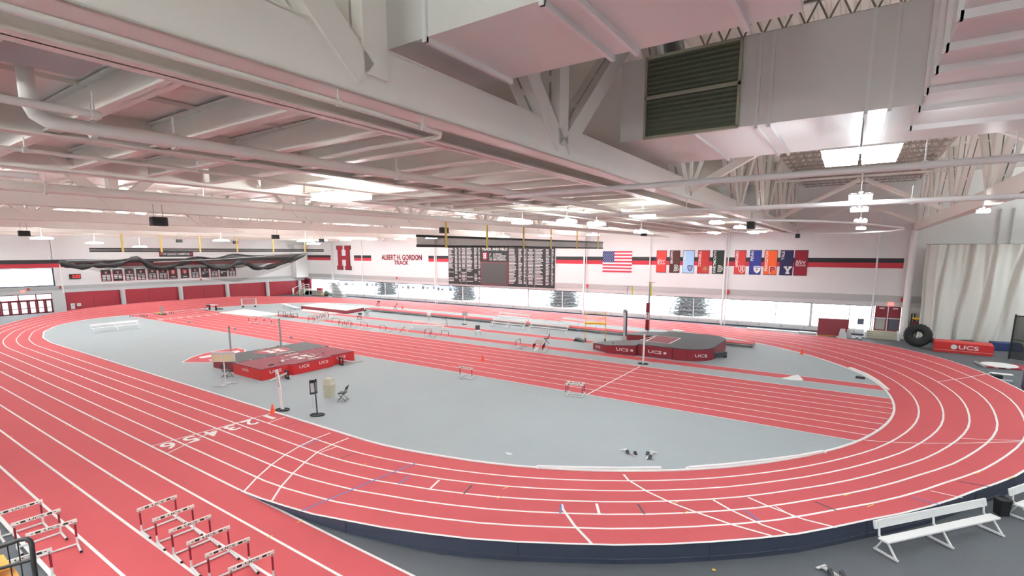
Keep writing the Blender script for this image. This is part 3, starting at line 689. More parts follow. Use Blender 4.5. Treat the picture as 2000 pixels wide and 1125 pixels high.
# batting-cage netting pulled up at left
nt = thing('practice_net', 'bunched black netting hoisted on white cables in front of the left wall', 'netting', (-72, 18, 6.5)); 
P0 = V((-72, 18, 6.5))
px_top = [(115, 511), (150, 513), (190, 512), (235, 508), (268, 505), (300, 510), (345, 509), (385, 502), (420, 505), (455, 497), (500, 500), (560, 497), (600, 494)]
px_sag = [(115, 512), (150, 521), (190, 518), (225, 517), (268, 506), (295, 520), (320, 523), (345, 517), (384, 507), (410, 520), (440, 524), (470, 512), (505, 524), (545, 516), (600, 495)]
top = [gX(x, y, -72)-P0 for x, y in px_top]; sag = [gX(x, y, -71.8)-P0 for x, y in px_sag]
def smooth(pts, n=4):
    out = []
    for i in range(len(pts)-1):
        a = pts[max(i-1, 0)]; b = pts[i]; c = pts[i+1]; d = pts[min(i+2, len(pts)-1)]
        for k in range(n):
            t = k/n; out.append(.5*((2*b)+(c-a)*t+(2*a-5*b+4*c-d)*t*t+(3*b-a-3*c+d)*t**3))
    return out+[pts[-1]]
b_ = MB().tube(smooth(top), .1, 7); ss = smooth(sag); b_.tube(ss, [.14+.26*abs(math.sin(i*.9)) if 0 < i < len(ss)-1 else .03 for i in range(len(ss))], 7); b_.build('bunched_net', M['black'], nt)
tp = smooth(top, 5); sh = MB(); low = [(115, 512), (160, 523), (210, 534), (260, 541), (300, 545), (340, 547), (380, 541), (420, 546), (460, 551), (490, 545), (520, 535), (560, 520), (600, 496)]
lw = smooth([gX(x, y, -71.5)-P0 for x, y in low], 5); n = len(tp)
md = [a*.5+b*.5+V((.3*math.sin(i*.7), 0, -.1*math.sin(i*1.3))) for i, (a, b) in enumerate(zip(tp, lw))]
sh.add(tp+md+lw, [(r*n+i, r*n+i+1, (r+1)*n+i+1, (r+1)*n+i) for r in (0,) for i in range(n-1)], 0, True); sh.add(tp+md+lw, [(n+i, n+i+1, 2*n+i+1, 2*n+i) for i in range(n-1)], 1, True)
sh.build('hanging_net', [M['net'], M['net_thin']], nt)
cb = MB(); cb.tube([gX(115, 510, -72)-P0, gX(345, 503, -72)-P0, gX(600, 492, -72)-P0], .035, 6); cb.tube([gX(300, 512, -71)-P0, gX(450, 505, -71)-P0, gX(600, 494, -71)-P0], .03, 6)
cb.tube([gX(116, 511, -72)-P0, gX(124, 573, -72)-P0], .05, 6); cb.tube([gX(460, 553, -71)-P0, gX(500, 540, -71)-P0, gX(555, 518, -71)-P0], .02, 5)
cb.build('cable', M['white'], nt)

# ================================================================== WALL SIGNS
def board(name, label, cat, x0, x1, z0, z1, m, group=None, th=.03, parent=None):
    t = thing(name, label, cat, ((x0+x1)/2, YW-.02, z0), 0, group); W = x1-x0; h = z1-z0
    MB().bbox((-W/2, -th, 0), (W/2, 0, h)).build('panel', M[m], t); return t, W, h
X_, Z_ = V((1, 0, 0)), V((0, 0, 1))
def wtext(mb, s, x, z, w_, h, mi=0, y=-.04): return mb.text(s, (x, y, z), (w_, 0, 0), (0, 0, h), mi)
# block letter
t = thing('block_letter_sign', 'large dark red block letter H with black outline on the window wall', 'letter sign', (-74.05, YW-.02, 4.66))
MB().slab([(a-.5, b) for a, b in BLOCK['H']], (0, 0, 0), (3.9, 0, 0), (0, 0, 4.18), .05).build('outline', M['black'], t)
MB().slab([((a-.5)*.93, b*.96+.02) for a, b in BLOCK['H']], (0, -.05, 0), (3.9, 0, 0), (0, 0, 4.18), .03).build('letter_face', M['crimson_banner'], t)
t = thing('wall_lettering', 'dark red lettering ALBERT H. GORDON TRACK on the window wall', 'lettering', (-59.9, YW-.02, 5.76))
o_ = MB(); q = MB()
for s, x, z, w_, h in (('ALBERT H. GORDON', -4.5, .75, 9.0, .78), ('TRACK', -1.6, 0, 3.2, .6)):
    wtext(o_, s, x-.05, z-.04, w_+.1, h+.08, 0, -.02); wtext(q, s, x, z, w_, h, 0, -.04)
o_.build('letter_outline', M['black'], t); q.build('letters', M['crimson_banner'], t)  # black copy, slightly larger, set behind the red letters
# record board
t, W, h = board('record_board', 'wide black record board headed TRACK AND FIELD with columns of white entries', 'scoreboard', -49.9, -31.9, 3.08, 8.45, 'board_black', None, .12)
mk2 = MB(); rnd = random.Random(5)
cols = [(-8.95, 1.05, 'l'), (-7.7, .55, 'l'), (-6.95, .35, 'l'), (-6.5, .9, 'c'), (-5.45, 1.1, 'l'), (-4.1, .6, 'l'), (-3.35, .35, 'l'), (1.9, 1.25, 'l'), (3.45, .6, 'l'), (4.3, .4, 'l'), (4.9, 1.0, 'c'), (6.1, 1.25, 'l'), (7.7, .65, 'l'), (8.55, .35, 'l')]
for ci, (x, w_, al) in enumerate(cols):
    z = h-.22; left = x < 0
    while z > .35:
        low_ = z < h*.42
        if not (low_ and left and rnd.random() < .35):
            ww = w_*rnd.uniform(.6, 1.0); xx = x+(w_-ww)/2 if al == 'c' else x; a = xx
            while a < xx+ww-.05:
                c = min(rnd.uniform(.12, .3), xx+ww-a); mk2.quad((a, -.125, z), (a+c*.88, -.125, z), (a+c*.88, -.125, z+.085), (a, -.125, z+.085)); a += c
        z -= .19 if not (left and low_) else .21
mk2.build('record_entries', M['white_mark'], t)
for i, x in enumerate((-6.62, -5.53, 4.78, 6.0)): MB().bbox((x-.015, -.13, .1), (x+.015, -.12, h-.05)).build('column_rule', M['wall_grey'], t)
MB().bbox((-2.95, -.125, .12), (1.75, -.121, 3.28)).build('screen_border', M['stripe_red'], t); MB().bbox((-2.88, -.15, .17), (1.68, -.12, 3.22)).build('screen', M['screen'], t)
hd_ = MB(); wtext(hd_, 'TRACK AND FIELD', -2.75, h-.5, 4.4, .36, 0, -.125)
for k, (a, b) in enumerate((('33', 'OLYMPIANS'), ('7', 'NCAA CHAMPIONS'), ('113', 'ALL AMERICANS'), ('540', 'HEPS CHAMPIONS'))):
    z = h-1.08-.26*k; wtext(hd_, a, -1.4, z, .14*len(a), .17, 0, -.125); wtext(hd_, b, -.75, z, .155*len(b), .17, 0, -.125)
hd_.build('heading', M['white_mark'], t)
e_ = MB(); e_.slab([(a-.5, b) for a, b in BLOCK['shield']], (-2.2, -.125, h-1.95), (.95, 0, 0), (0, 0, 1.2), .01, 0); e_.slab([(a-.5, b) for a, b in BLOCK['H']], (-2.2, -.14, h-1.6), (.5, 0, 0), (0, 0, .75), .01, 1)
e_.build('shield_emblem', [M['crimson_banner'], M['white_mark']], t)
MB().bbox((-W/2, -.2, -.14), (W/2+.3, .0, -.02)).build('ledge', M['wall_grey'], t)
# flag
t = thing('wall_flag', 'red, white and blue striped flag with white stars on the window wall', 'flag', (-23.45, YW-.02, 5.34)); W, h = 3.7, 2.52
fl = MB()
for k in range(13): fl.bbox((-W/2, -.02, h*k/13), (W/2, 0, h*(k+1)/13), 0 if k % 2 == 0 else 1)
fl.build('stripes', [M['flag_red'], M['flag_white']], t)
MB().bbox((-W/2, -.03, h*6/13), (-W/2+W*.4, -.01, h)).build('canton', M['flag_blue'], t)
s_ = MB()
for r in range(9):
    for c in range(6 if r % 2 == 0 else 5):
        x = -W/2+W*.4*(c+.5+(0 if r % 2 == 0 else .5))/6; z = h*6/13+h*7/13*(r+.5)/9
        s_.slab([(.055*(1 if i % 2 == 0 else .42)*math.sin(math.pi*i/5), .055*(1 if i % 2 == 0 else .42)*math.cos(math.pi*i/5)) for i in range(9, -1, -1)], (x, -.034, z), X_, Z_, .004)
s_.build('stars', M['flag_white'], t)
# college banners
BAN = [(-18.7, -17.55, 'red_banner', None, 'ivy'), (-17.2, -16.05, 'brown_banner', 'BROWN', 'B'), (-15.75, -14.5, 'sky_banner', 'COLUMBIA', 'crest'), (-14.15, -12.9, 'deep_red_banner', 'CORNELL', 'seal'), (-12.6, -11.4, 'green_banner', 'DARTMOUTH', 'D'),
       (-10.4, -9.3, 'red_banner', 'HARVARD', 'H'), (-8.95, -7.85, 'royal_banner', 'PENN', 'P1'), (-7.6, -6.4, 'orange_banner', 'PRINCETON', 'P2'), (-6.15, -5.0, 'navy_banner', 'YALE', 'Y'), (-4.9, -3.75, 'crimson_banner', None, 'ivy')]
BL = ['bright red banner with white league lettering, leftmost of the ten', 'dark brown banner with a white B emblem', 'light blue banner with a blue crest', 'red banner with a round tan seal', 'dark green banner with a white outlined D', 'red banner with a white H shield', 'royal blue banner with a white shield', 'orange banner with a P emblem', 'navy banner with a white Y emblem', 'dull crimson banner with pale league lettering, rightmost of the ten']
for (x0, x1, m, name_, em), lb in zip(BAN, BL):
    t, W, h = board('college_banner', lb+' on the window wall', 'banner', x0, x1, 5.43, 7.92, m, 'college banners on the window wall', .02)
    e_ = MB(); y = -.026
    bd = MB()
    for a, b in (((-W/2, 0), (W/2, .04)), ((-W/2, h-.04), (W/2, h)), ((-W/2, 0), (-W/2+.03, h)), ((W/2-.03, 0), (W/2, h))): bd.bbox((a[0], -.024, a[1]), (b[0], -.019, b[1]))
    bd.build('border', M['navy_banner'], t)
    if name_:
        L = {'YALE': .88, 'PENN': 1.0, 'BROWN': 1.35, 'CORNELL': 1.65, 'HARVARD': 1.65, 'COLUMBIA': 1.9, 'DARTMOUTH': 2.28, 'PRINCETON': 2.0}[name_]
        MB().text(name_, (-W/2+.36, y, h-.1-L), (0, 0, L), (-.27, 0, 0)).build('lettering', M['white_mark'], t)
    if em == 'ivy':
        wtext(e_, 'THE', -.2, 1.42, .22, .1, 0, y); wtext(e_, 'IVY', -.2, 1.1, .62, .3, 0, y); wtext(e_, 'LEAGUE', -.2, .93, .62, .13, 0, y)
        for k in range(6): e_.quad((-.45+.02*abs(2-k), y, .92+.1*k), (-.25, y, .92+.1*k), (-.25, y, .98+.1*k), (-.45+.02*abs(2-k), y, .98+.1*k))
        mats = [M['white_mark']]
    elif em in ('B', 'D'):
        wtext(e_, em, -.02, .2, .5, .7, 0, y); wtext(e_, em, .03, .27, .4, .56, 1, y-.004)
        if em == 'B': e_.slab([(.07*math.cos(i*.5236), .3*math.sin(i*.5236)) for i in range(12)], (.1, y-.008, .45), (1, 0, -.9), (.6, 0, 1), .002, 2)
        wtext(e_, em, .09, .36, .26, .38, 0, y-.008); mats = [M['white_mark'], M['green_banner'] if em == 'D' else M['brown_banner'], M['mint']]
    elif em == 'crest':
        e_.slab([((a-.5), b) for a, b in BLOCK['shield']], (.2, y, .18), (.55, 0, 0), (0, 0, .68), .003, 0); e_.slab([((a-.5)*.7, b*.75+.15) for a, b in BLOCK['shield']], (.2, y-.004, .18), (.55, 0, 0), (0, 0, .68), .003, 1); mats = [M['navy_banner'], M['pale_blue']]
    elif em == 'seal':
        for r0_, mi in ((.33, 0), (.3, 1), (.2, 0)): e_.slab([(r0_*math.cos(i*.314), r0_*math.sin(i*.314)) for i in range(20)], (.2, y-.003*(1+mi+(.33-r0_)*20), .52), X_, Z_, .002, mi)
        mats = [M['tan'], M['deep_red_banner']]
    elif em in ('H', 'P1'):
        e_.slab([(a-.5, b) for a, b in BLOCK['shield']], (.2, y, .14), (.66, 0, 0), (0, 0, .76), .003, 0)
        e_.slab([((a-.5)*.84, b*.84+.09) for a, b in BLOCK['shield']], (.2, y-.004, .14), (.66, 0, 0), (0, 0, .76), .003, 1 if em == 'H' else 0)
        if em == 'H': e_.slab([(a-.5, b) for a, b in BLOCK['H']], (.2, y-.008, .36), (.3, 0, 0), (0, 0, .42), .003, 0)
        else: wtext(e_, 'P', .1, .34, .2, .3, 1, y-.008); e_.quad((-.06, y-.008, .7), (.46, y-.008, .7), (.46, y-.008, .84), (-.06, y-.008, .84), 2)
        mats = [M['white_mark'], M['red_banner'] if em == 'H' else M['crimson_banner'], M['pale_blue']]
    elif em == 'P2':
        wtext(e_, 'P', -.06, .16, .56, .74, 0, y); wtext(e_, 'P', -.0, .22, .46, .62, 1, y-.004); mats = [M['flag_white'], M['crimson_banner']]
    else:
        e_.slab([(a-.5, b) for a, b in BLOCK['Y']], (.15, y, .14), (.72, 0, 0), (0, 0, .76), .003, 0); mats = [M['white_mark']]
    e_.build('emblem', mats, t)
# left-wall banners, clock, signs
def lthing(name, label, cat, y, z, group=None): return thing(name, label, cat, (XL+.03, y, z), 0, group)
yb = [26.6, 27.95, 29.35, 30.75, 32.2, 33.6, 34.95, 36.6, 38.1, 39.55, 41.0, 42.4, 43.85]
for i, y in enumerate(yb):
    t = lthing('honour_banner', '%s black honours banner from the left on the left wall%s' % (ORD[i], ', with a large shield emblem' if i in (6, 7) else ''), 'banner', y, 3.75, 'black honours banners on the left wall'); hh = 1.62
    MB().bbox((0, -.58, 0), (.02, .58, hh)).build('panel', M['board_black'], t)
    bd = MB()
    for s in (-.57, .57): bd.bbox((.02, s-.03, 0), (.026, s+.03, hh*.8))
    bd.bbox((.02, -.58, 0), (.026, .58, .04)); bd.build('border', M['stripe_red'], t)
    e_ = MB()
    if i in (6, 7):
        e_.slab([(a-.5, b) for a, b in BLOCK['shield']], (.03, 0, .55), (0, .62, 0), (0, 0, .8), .004, 1); e_.slab([(a-.5, b) for a, b in BLOCK['H']], (.036, 0, .8), (0, .3, 0), (0, 0, .42), .004, 0); e_.quad((.03, -.3, .2), (.03, .3, .2), (.03, .3, .34), (.03, -.3, .34), 0)
    else:
        e_.slab([(a-.5, b) for a, b in BLOCK['shield']], (.03, 0, 1.02), (0, .34, 0), (0, 0, .34), .004, 1); e_.slab([(a-.5, b) for a, b in BLOCK['H']], (.036, 0, 1.1), (0, .16, 0), (0, 0, .2), .004, 0)
        e_.quad((.03, -.45, .8), (.03, .45, .8), (.03, .45, .89), (.03, -.45, .89), 0)
        for r in range((3, 2, 3, 3, 3, 3, 0, 0, 3, 1, 3, 1, 3)[i]):
            for c in (-1, 1):
                if i in (9, 11) and c > 0: continue
                a = c*.25; e_.quad((.03, a-.19, .56-.22*r), (.03, a+.19, .56-.22*r), (.03, a+.19, .69-.22*r), (.03, a-.19, .69-.22*r), 0)
    e_.build('print', [M['white_mark'], M['bright_red']], t)
t = lthing('champions_banner', 'long black banner reading IVY LEAGUE CHAMPIONS high on the left wall', 'banner', 35.7, 7.07)
MB().bbox((0, -2.35, 0), (.02, 2.35, .8)).build('panel', M['board_black'], t); e_ = MB().text('IVY LEAGUE CHAMPIONS', (.025, -1.85, .22), (0, 3.7, 0), (0, 0, .36)); e_.build('lettering', M['white_mark'], t)
e_ = MB()
for s in (-2.08, 2.08): e_.slab([(a-.5, b) for a, b in BLOCK['shield']], (.025, s, .25), (0, .24, 0), (0, 0, .32), .004)
for s in (-2.33, 2.33): e_.bbox((.02, s-.03, 0), (.026, s+.03, .8))
e_.build('shield_print', M['bright_red'], t)
t = lthing('wall_clock', 'black digital wall clock with red digits on the left wall', 'clock', 23.2, 4.26)
MB().bbox((0, -.6, 0), (.12, .6, .62)).build('case', M['black'], t)
e_ = MB().text('2:33', (.125, -.32, .12), (0, .85, 0), (0, 0, .38)); e_.build('digits', M['digit'], t)
for nm, lb, p in (('exit_sign', 'small lit red exit sign above the glass doors at left', gX(44, 569, XL)), ('exit_sign', 'lit red exit sign above the maroon double doors', gY(1740, 593.5, YW))):
    t = thing(nm, lb, 'exit sign', p); lft = p.x < -50
    if lft: MB().bbox((.04, -.22, -.12), (.1, .22, .12)).build('case', M['exit'], t); MB().text('EXIT', (.105, -.17, -.07), (0, .34, 0), (0, 0, .14)).build('lettering', M['white_mark'], t)
    else: MB().bbox((-.2, -.1, -.13), (.2, -.03, .13)).build('case', M['exit'], t); MB().text('EXIT', (-.15, -.105, -.07), (.3, 0, 0), (0, 0, .14)).build('lettering', M['white_mark'], t)
for i, (p, lb) in enumerate(((gX(55, 565, XL), 'above the glass doors'), (gX(117, 561, XL), 'at the edge of the glass doors'), (gX(392, 546, XL), 'below the netting'), (gY(1148, 558, YW), 'on the window wall below the flag'), (gY(1423, 570, YW), 'on the window wall below the college banners'), (gY(776, 543, YW), 'on the window wall below the lettering'), (gY(1762, 585, YW), 'beside the thick round column'))):
    d = (.12, .2, .3) if p.x < -50 and i < 3 else (.22, .12, .34)
    tag(MB().box((p.x+(.1 if i < 3 else 0), p.y-(0 if i < 3 else .12), p.z), d).build('fire_alarm', M['bright_red']), 'small red fire alarm box '+lb, 'alarm', 'fire alarm boxes')
for px, py, w_, h, lb in ((142, 598, .42, .75, 'white wall dispenser on the maroon panels, left of two'), (154, 595, .42, .4, 'white framed wall panel on the maroon panels, right of two')):
    p = gX(px, py, XL); t = thing('wall_box', lb, 'wall box', (XL, p.y, p.z)); MB().bbox((0, -w_/2, -h/2), (.12, w_/2, h/2)).build('case', M['white'], t); MB().bbox((.12, -w_*.28, h*.05), (.125, w_*.28, h*.28)).build('inset', M['wall_grey'], t)
# white corner duct
tag(MB().hexa([(-85.9, 54.7, 3.1), (-84.6, 54.7, 3.1), (-84.6, 57.15, 3.1), (-85.9, 57.15, 3.1), (-85.9, 54.7, 8.3), (-84.6, 54.7, 8.3), (-84.6, 57.15, 8.3), (-85.9, 57.15, 8.3)]).hexa([(-85.9, 54.7, 8.3), (-84.6, 54.7, 8.3), (-84.6, 57.15, 8.3), (-85.9, 57.15, 8.3), (-85.9, 54.0, 9.0), (-84.0, 54.0, 9.0), (-84.0, 57.15, 9.0), (-85.9, 57.15, 9.0)]).build('corner_duct', M['wall']), 'tall white boxed duct in the far left corner', 'duct')

# ================================================================== OUTSIDE
struct(MB().quad((-140, YW+.4, .3), (60, YW+.4, .3), (60, 140, .3), (-140, 140, .3)).build('floor', M['snow']))
struct(MB().quad((-140, -40, -.03), (XL-.4, -40, -.03), (XL-.4, 70, -.03), (-140, 70, -.03)).build('floor', M['snow']))
def spruce(loc, R0, H0, label):
    t = thing('spruce_tree', label, 'tree', loc, 0, 'spruce trees outside the windows')
    MB().tube([(0, 0, 0), (0, 0, H0*.9)], [.16, .03], 7).build('trunk', M['bark'], t)
    f_ = MB(); rd = random.Random(int(loc[0]*10))
    tiers = 16
    for k in range(tiers):
        z = .35+(H0-.4)*k/tiers; R0_ = R0*(1-k/tiers)**.85+.12
        f_.lathe([(R0_*.08, z+.4), (R0_*.34, z+.12), (R0_*.6, z-.2)], (0, 0, 0), 13)
        R = R0*(1-k/tiers)**.85+.12; nb_ = 22
        for j in range(nb_):
            a = 2*math.pi*(j+rd.random()*.8)/nb_; L = R*rd.uniform(.7, 1.08); d = V((math.cos(a), math.sin(a), 0)); s = V((-d.y, d.x, 0))
            for q in range(5):
                t0 = (q+.2)/5; c = d*(L*t0)+V((0, 0, z-.35*L*t0*t0+rd.uniform(-.06, .06))); wd = .46*(1.1-t0)+.12
                for e_ in (-1, 1):
                    tip = c+d*(.2+.1*rd.random())+s*e_*wd+V((0, 0, -.12-.1*rd.random()))
                    f_.add([c+s*.05, c-s*.05, tip, c+d*.3+V((0, 0, -.03))], [(0, 1, 2), (0, 2, 3)])
    f_.build('foliage', M['needle'], t)
for (px, R0, lb) in ((757, 3.0, 'snowy spruce outside the windows, leftmost'), (907, 3.2, 'spruce outside below the record board, left'), (1102, 3.4, 'spruce outside below the record board, right'), (1350, 3.4, 'spruce outside below the college banners, rightmost')):
    p = gY(px, 585, 62.0); spruce((p.x, 62.0, .3), R0, 7.5, lb)
def car(x, y, rz, label):
    t = thing('parked_car', label, 'car', (x, y, .3), rz, 'cars parked outside')
    MB().prism([(-2.2, .35), (-2.1, .8), (-1.3, .9), (-.7, 1.42), (.8, 1.45), (1.5, .95), (2.15, .82), (2.25, .35)], -.85, .85).build('body', M['car_blue'], t).rotation_euler = (math.pi/2, 0, 0)
    gl = MB()
    for s in (-1, 1): gl.slab([(-1.05, .92), (-.62, 1.34), (.72, 1.36), (1.2, .96)], (0, s*.86, 0), X_, Z_, .01)
    gl.build('window', M['car_glass'], t)
    for sx in (-1.35, 1.4):
        for s in (-.8, .8): MB().lathe([(.12, -.1), (.33, -.1), (.33, .1), (.12, .1)], (sx, s, .33), 14, 0, 'y').build('wheel', M['black'], t)
for i, (px, lb) in enumerate(((690, 'beside the left spruce'), (735, 'just left of the left spruce'), (806, 'just right of the left spruce'), (845, 'mid-way between the two left spruces'), (885, 'left of the second spruce'))):
    p = gY(px, 573, 76.0); car(p.x, 74+1.5*(i % 2), .05*i, 'pale blue-grey car parked outside '+lb)

# ================================================================== INFIELD EQUIPMENT
def rz_of(a, b): d = V(b)-V(a); return math.atan2(d.y, d.x)
def flat(p): return V((p.x, p.y, 0))
# ---- hurdles -------------------------------------------------------
def make_hurdle(name='hurdle', low=False, mark='UCS', hh=.735):
    t = thing(name, 'x', 'hurdle'); hw = .445
    b = MB(); b.bbox((-.02, -.5, hh-.09), (.015, .5, hh)); cb_ = b.build('crossbar', M['bar'], t)
    e_ = MB()
    for s in (-1, 1):
        e_.bbox((-.0225, s*.27-.05, hh-.072), (-.0195, s*.27+.05, hh-.02), 0); e_.bbox((.0145, s*.27-.05, hh-.072), (.0175, s*.27+.05, hh-.02), 0)
        e_.quad((.018, s*.38-.02, hh-.055), (.018, s*.38+.02, hh-.055), (.018, s*.38+.02, hh-.035), (.018, s*.38-.02, hh-.035), 0)
    e_.text(mark, (.0175, -.15, hh-.076), (0, .30, 0), (0, 0, .062), 0); e_.text(mark, (-.0225, .15, hh-.076), (0, -.30, 0), (0, 0, .062), 0)
    e_.build('bar_print', M['black'], cb_)
    for s in (-1, 1):
        p = MB(); p.tube([(0, s*hw, .22), (0, s*hw, hh-.12)], .025, 8); up_ = p.build('upright', M['post_red'], t)
        k = MB(); k.tube([(0, s*hw, hh-.14), (0, s*hw, hh-.07)], .026, 8); k.build('bracket', M['grey_metal'], up_)
        f_ = MB(); f_.tube([(0, s*hw, .03), (0, s*hw, .24)], .026, 8); f_.tube([(-.02, s*hw, .03), (.52, s*hw, .03)], .03, 8); ft_ = f_.build('foot', M['tube_white'], t)
        MB().lathe([(.033, 0), (.033, .03)], (.52, s*hw, .03), 8, 0, 'x').build('foot_cap', M['black'], ft_)
    MB().tube([(0, -hw, .03), (0, hw, .03)], .028, 8).build('base_tube', M['tube_white'], t)
    return t
HUR = make_hurdle(); used = [False]
def hurdle(pa, pb, label, group, flip=False, tilt=None):
    """pa, pb = pixels of the two upright bases"""
    a, b = g(*pa), g(*pb); c = (a+b)/2; rz = rz_of(a, b)-math.pi/2+(math.pi if flip else 0)
    if not used[0]:
        used[0] = True; o = HUR; o.location = (c.x, c.y, .012); o.rotation_euler = (0, 0, rz); o['label'] = label; o['group'] = group
    else: o = dup(HUR, (c.x, c.y, .012), rz, label, group)
    if tilt: o.rotation_euler = tilt if len(tilt) == 3 else (tilt[0], tilt[1], rz)
    return o
G1 = 'hurdles in the row of six in the foreground'
row6 = [((278, 1040.8), (345.8, 1014.2)), ((309.4, 1061.8), (378, 1035.2)), ((341.6, 1085), (411, 1056.5)), ((376.6, 1110.8), (447.2, 1080)), ((413, 1136), (485.8, 1105)), ((459, 1165), (532, 1133))]
for i, (a, b) in enumerate(row6): hurdle(a, b, 'white and dark red hurdle, %s of the row of six in the left foreground' % ('farthest', 'second farthest', 'third farthest', 'fourth farthest', 'fifth farthest', 'nearest')[i], G1)
for i, (a, b) in enumerate((((2.8, 1050.6), (83.4, 1024)), ((36.4, 1071.6), (117.6, 1043.6)), ((67, 1093), (148.4, 1066)))): hurdle(a, b, 'white and dark red hurdle, %s of three at the bottom left corner' % ('farthest', 'middle', 'nearest')[i], 'hurdles at the bottom left corner')
hurdle((14, 1156), (93, 1130), 'white hurdle cut by the black guard rail at the bottom left', 'hurdles at the bottom left corner')
GI = 'hurdles standing about the infield'
hurdle((898, 738), (922.5, 741.5), 'single hurdle on the near edge of the sprint lanes, left of the finish pole line', GI, True)
hurdle((1105, 774), (1137, 777), 'hurdle of the right-hand pair by the white finish line, front', GI, True); hurdle((1108.5, 770), (1141, 773), 'hurdle of the right-hand pair by the white finish line, back', GI, True)
hurdle((1007, 681), (1017, 677), 'hurdle seen end-on between the chairs and the stacked hurdles', GI)
for i in range(6):
    hurdle((1040+.95*i, 687-1.35*i), (1060.5+.95*i, 690-1.4*i), '%s hurdle of the tight stack near the vault mat, counted from the front' % ORD[i], 'hurdles stacked near the vault mat', True)
for i, (a, b) in enumerate((((826.5, 657), (843.5, 660.5)), ((829, 655), (846, 658)), ((861.5, 659), (877.5, 661.5)))): hurdle(a, b, ('front hurdle of the pair right of the tipped hurdle', 'back hurdle of the pair right of the tipped hurdle', 'hurdle right of the pair, below the chair with a white seat')[i], GI, True)
hurdle((741, 648), (755, 650), 'pale hurdle left of the tipped-over hurdle', GI, True); hurdle((705, 642), (717, 643), 'hurdle right of the purple-banded stack', GI, True)
for i, (a, b) in enumerate((((650, 634), (662, 634.5)), ((660, 638), (671, 641)), ((663, 636), (674, 638)), ((675, 640), (687, 642.5)), ((678, 637), (690, 640)))): hurdle(a, b, '%s hurdle of the dark red cluster in mid field, from the left' % ORD[i], 'dark red hurdle cluster in mid field', True)
for i, (a, b) in enumerate((((600, 630.5), (616, 632)), ((602, 628.5), (618, 630)), ((608, 627.5), (624, 629)), ((610, 625.7), (626, 627)), ((616, 625.5), (631, 627)), ((618, 623.8), (633, 625.2)), ((622, 624.2), (637, 625.8)), ((624, 622.5), (639, 624)), ((629, 622.5), (645, 624.5)), ((630, 620.7), (646, 622.7)))): hurdle(a, b, '%s hurdle of the pale cluster beyond the sprint lanes, from the left' % ORD[i], 'pale hurdle cluster beyond the sprint lanes', True)
for i, (a, b) in enumerate((((487, 631.5), (501, 630)), ((501, 632), (515, 631)), ((516, 634), (530, 632)), ((531, 636), (545, 634)))): hurdle(a, b, '%s hurdle of four set across the far sprint lanes' % ORD[i], 'four hurdles across the far sprint lanes', False)
tp_ = thing('tipped_hurdle', 'white hurdle tipped on its side beyond the sprint lanes', 'hurdle', flat(g(779, 651)), rz_of(g(766, 650), g(793, 651)))
q = MB(); q.beam((-.95, 0, .03), (-.25, 0, .62), .05, .05); q.beam((-.25, 0, .62), (.25, -.15, .03), .05, .05); q.build('base_tube', M['tube_white'], tp_)
q = MB(); q.beam((.0, .1, .03), (.62, .1, .66), .04, .04); q.build('upright', M['black'], tp_); q = MB(); q.beam((.62, .1, .66), (1.0, .1, .02), .05, .06); q.beam((-.25, 0, .62), (.62, .1, .66), .03, .05); q.build('crossbar', M['bar'], tp_)
# ---- folding chairs ------------------------------------------------
def make_chair():
    t = thing('folding_chair', 'x', 'chair', (0, 0, 0), 0, 'black folding chairs')
    MB().rbox((0, 0, .42), (.40, .40, .035), .015).build('seat', M['black'], t)
    b = MB(); b.hexa([(-.19, -.2, .58), (-.17, -.2, .58), (-.17, .2, .58), (-.19, .2, .58), (-.27, -.2, .8), (-.25, -.2, .8), (-.25, .2, .8), (-.27, .2, .8)]); b.build('backrest', M['black'], t)
    for s in (-.215, .215):
        MB().tube([(.24, s, 0), (-.18, s, .55), (-.275, s, .82)], .013, 6).build('leg', M['black'], t)
        MB().tube([(-.24, s*.9, 0), (.17, s*.9, .42)], .013, 6).build('leg', M['black'], t)
    MB().tube([(.19, -.2, .07), (.19, .2, .07)], .011, 6).tube([(-.18, -.19, .07), (-.18, .19, .07)], .011, 6).build('stretcher', M['black'], t)
    return t
CH = make_chair(); cu_ = [0]
def chair(px, py, rz, label):
    p = flat(g(px, py)); p.z = .01
    if cu_[0] == 0: CH.location = p; CH.rotation_euler = (0, 0, rz); CH['label'] = label; o = CH
    else: o = dup(CH, p, rz, label)
    cu_[0] += 1; return o
chair(670, 783, math.radians(213), 'black folding chair beside the cream bin'); chair(444, 737, math.radians(20), 'black folding chair behind the cream-papered indicator board')
chair(702, 625, math.radians(-65), 'black folding chair facing front, left of a pair beyond the hurdle clusters'); chair(716, 618, math.radians(10), 'black folding chair in profile, right of a pair beyond the hurdle clusters')
chair(738, 599, math.radians(-80), 'black folding chair near the far straight, left'); chair(772, 604, math.radians(215), 'black folding chair near the far straight, beside a cone')
chair(405, 607, math.radians(190), 'black folding chair beside a small table near the left bend'); chair(1067, 671, math.radians(215), 'black folding chair behind the tight stack of hurdles')
t = thing('stool_chair', 'chair with dark back and pale seat on thin legs, in mid field', 'chair', flat(g(934, 655)), math.radians(-40))
MB().rbox((0, 0, .43), (.46, .46, .05), .03).build('seat', M['white'], t); MB().rbox((-.24, 0, .5), (.07, .44, .42), .03).build('backrest', M['charcoal'], t)
for a, b in ((.3, .25), (.3, -.25), (-.3, .25), (-.3, -.25)): MB().tube([(a*.5, b*.6, .43), (a, b, .02)], .014, 6).build('leg', M['grey_metal'], t)
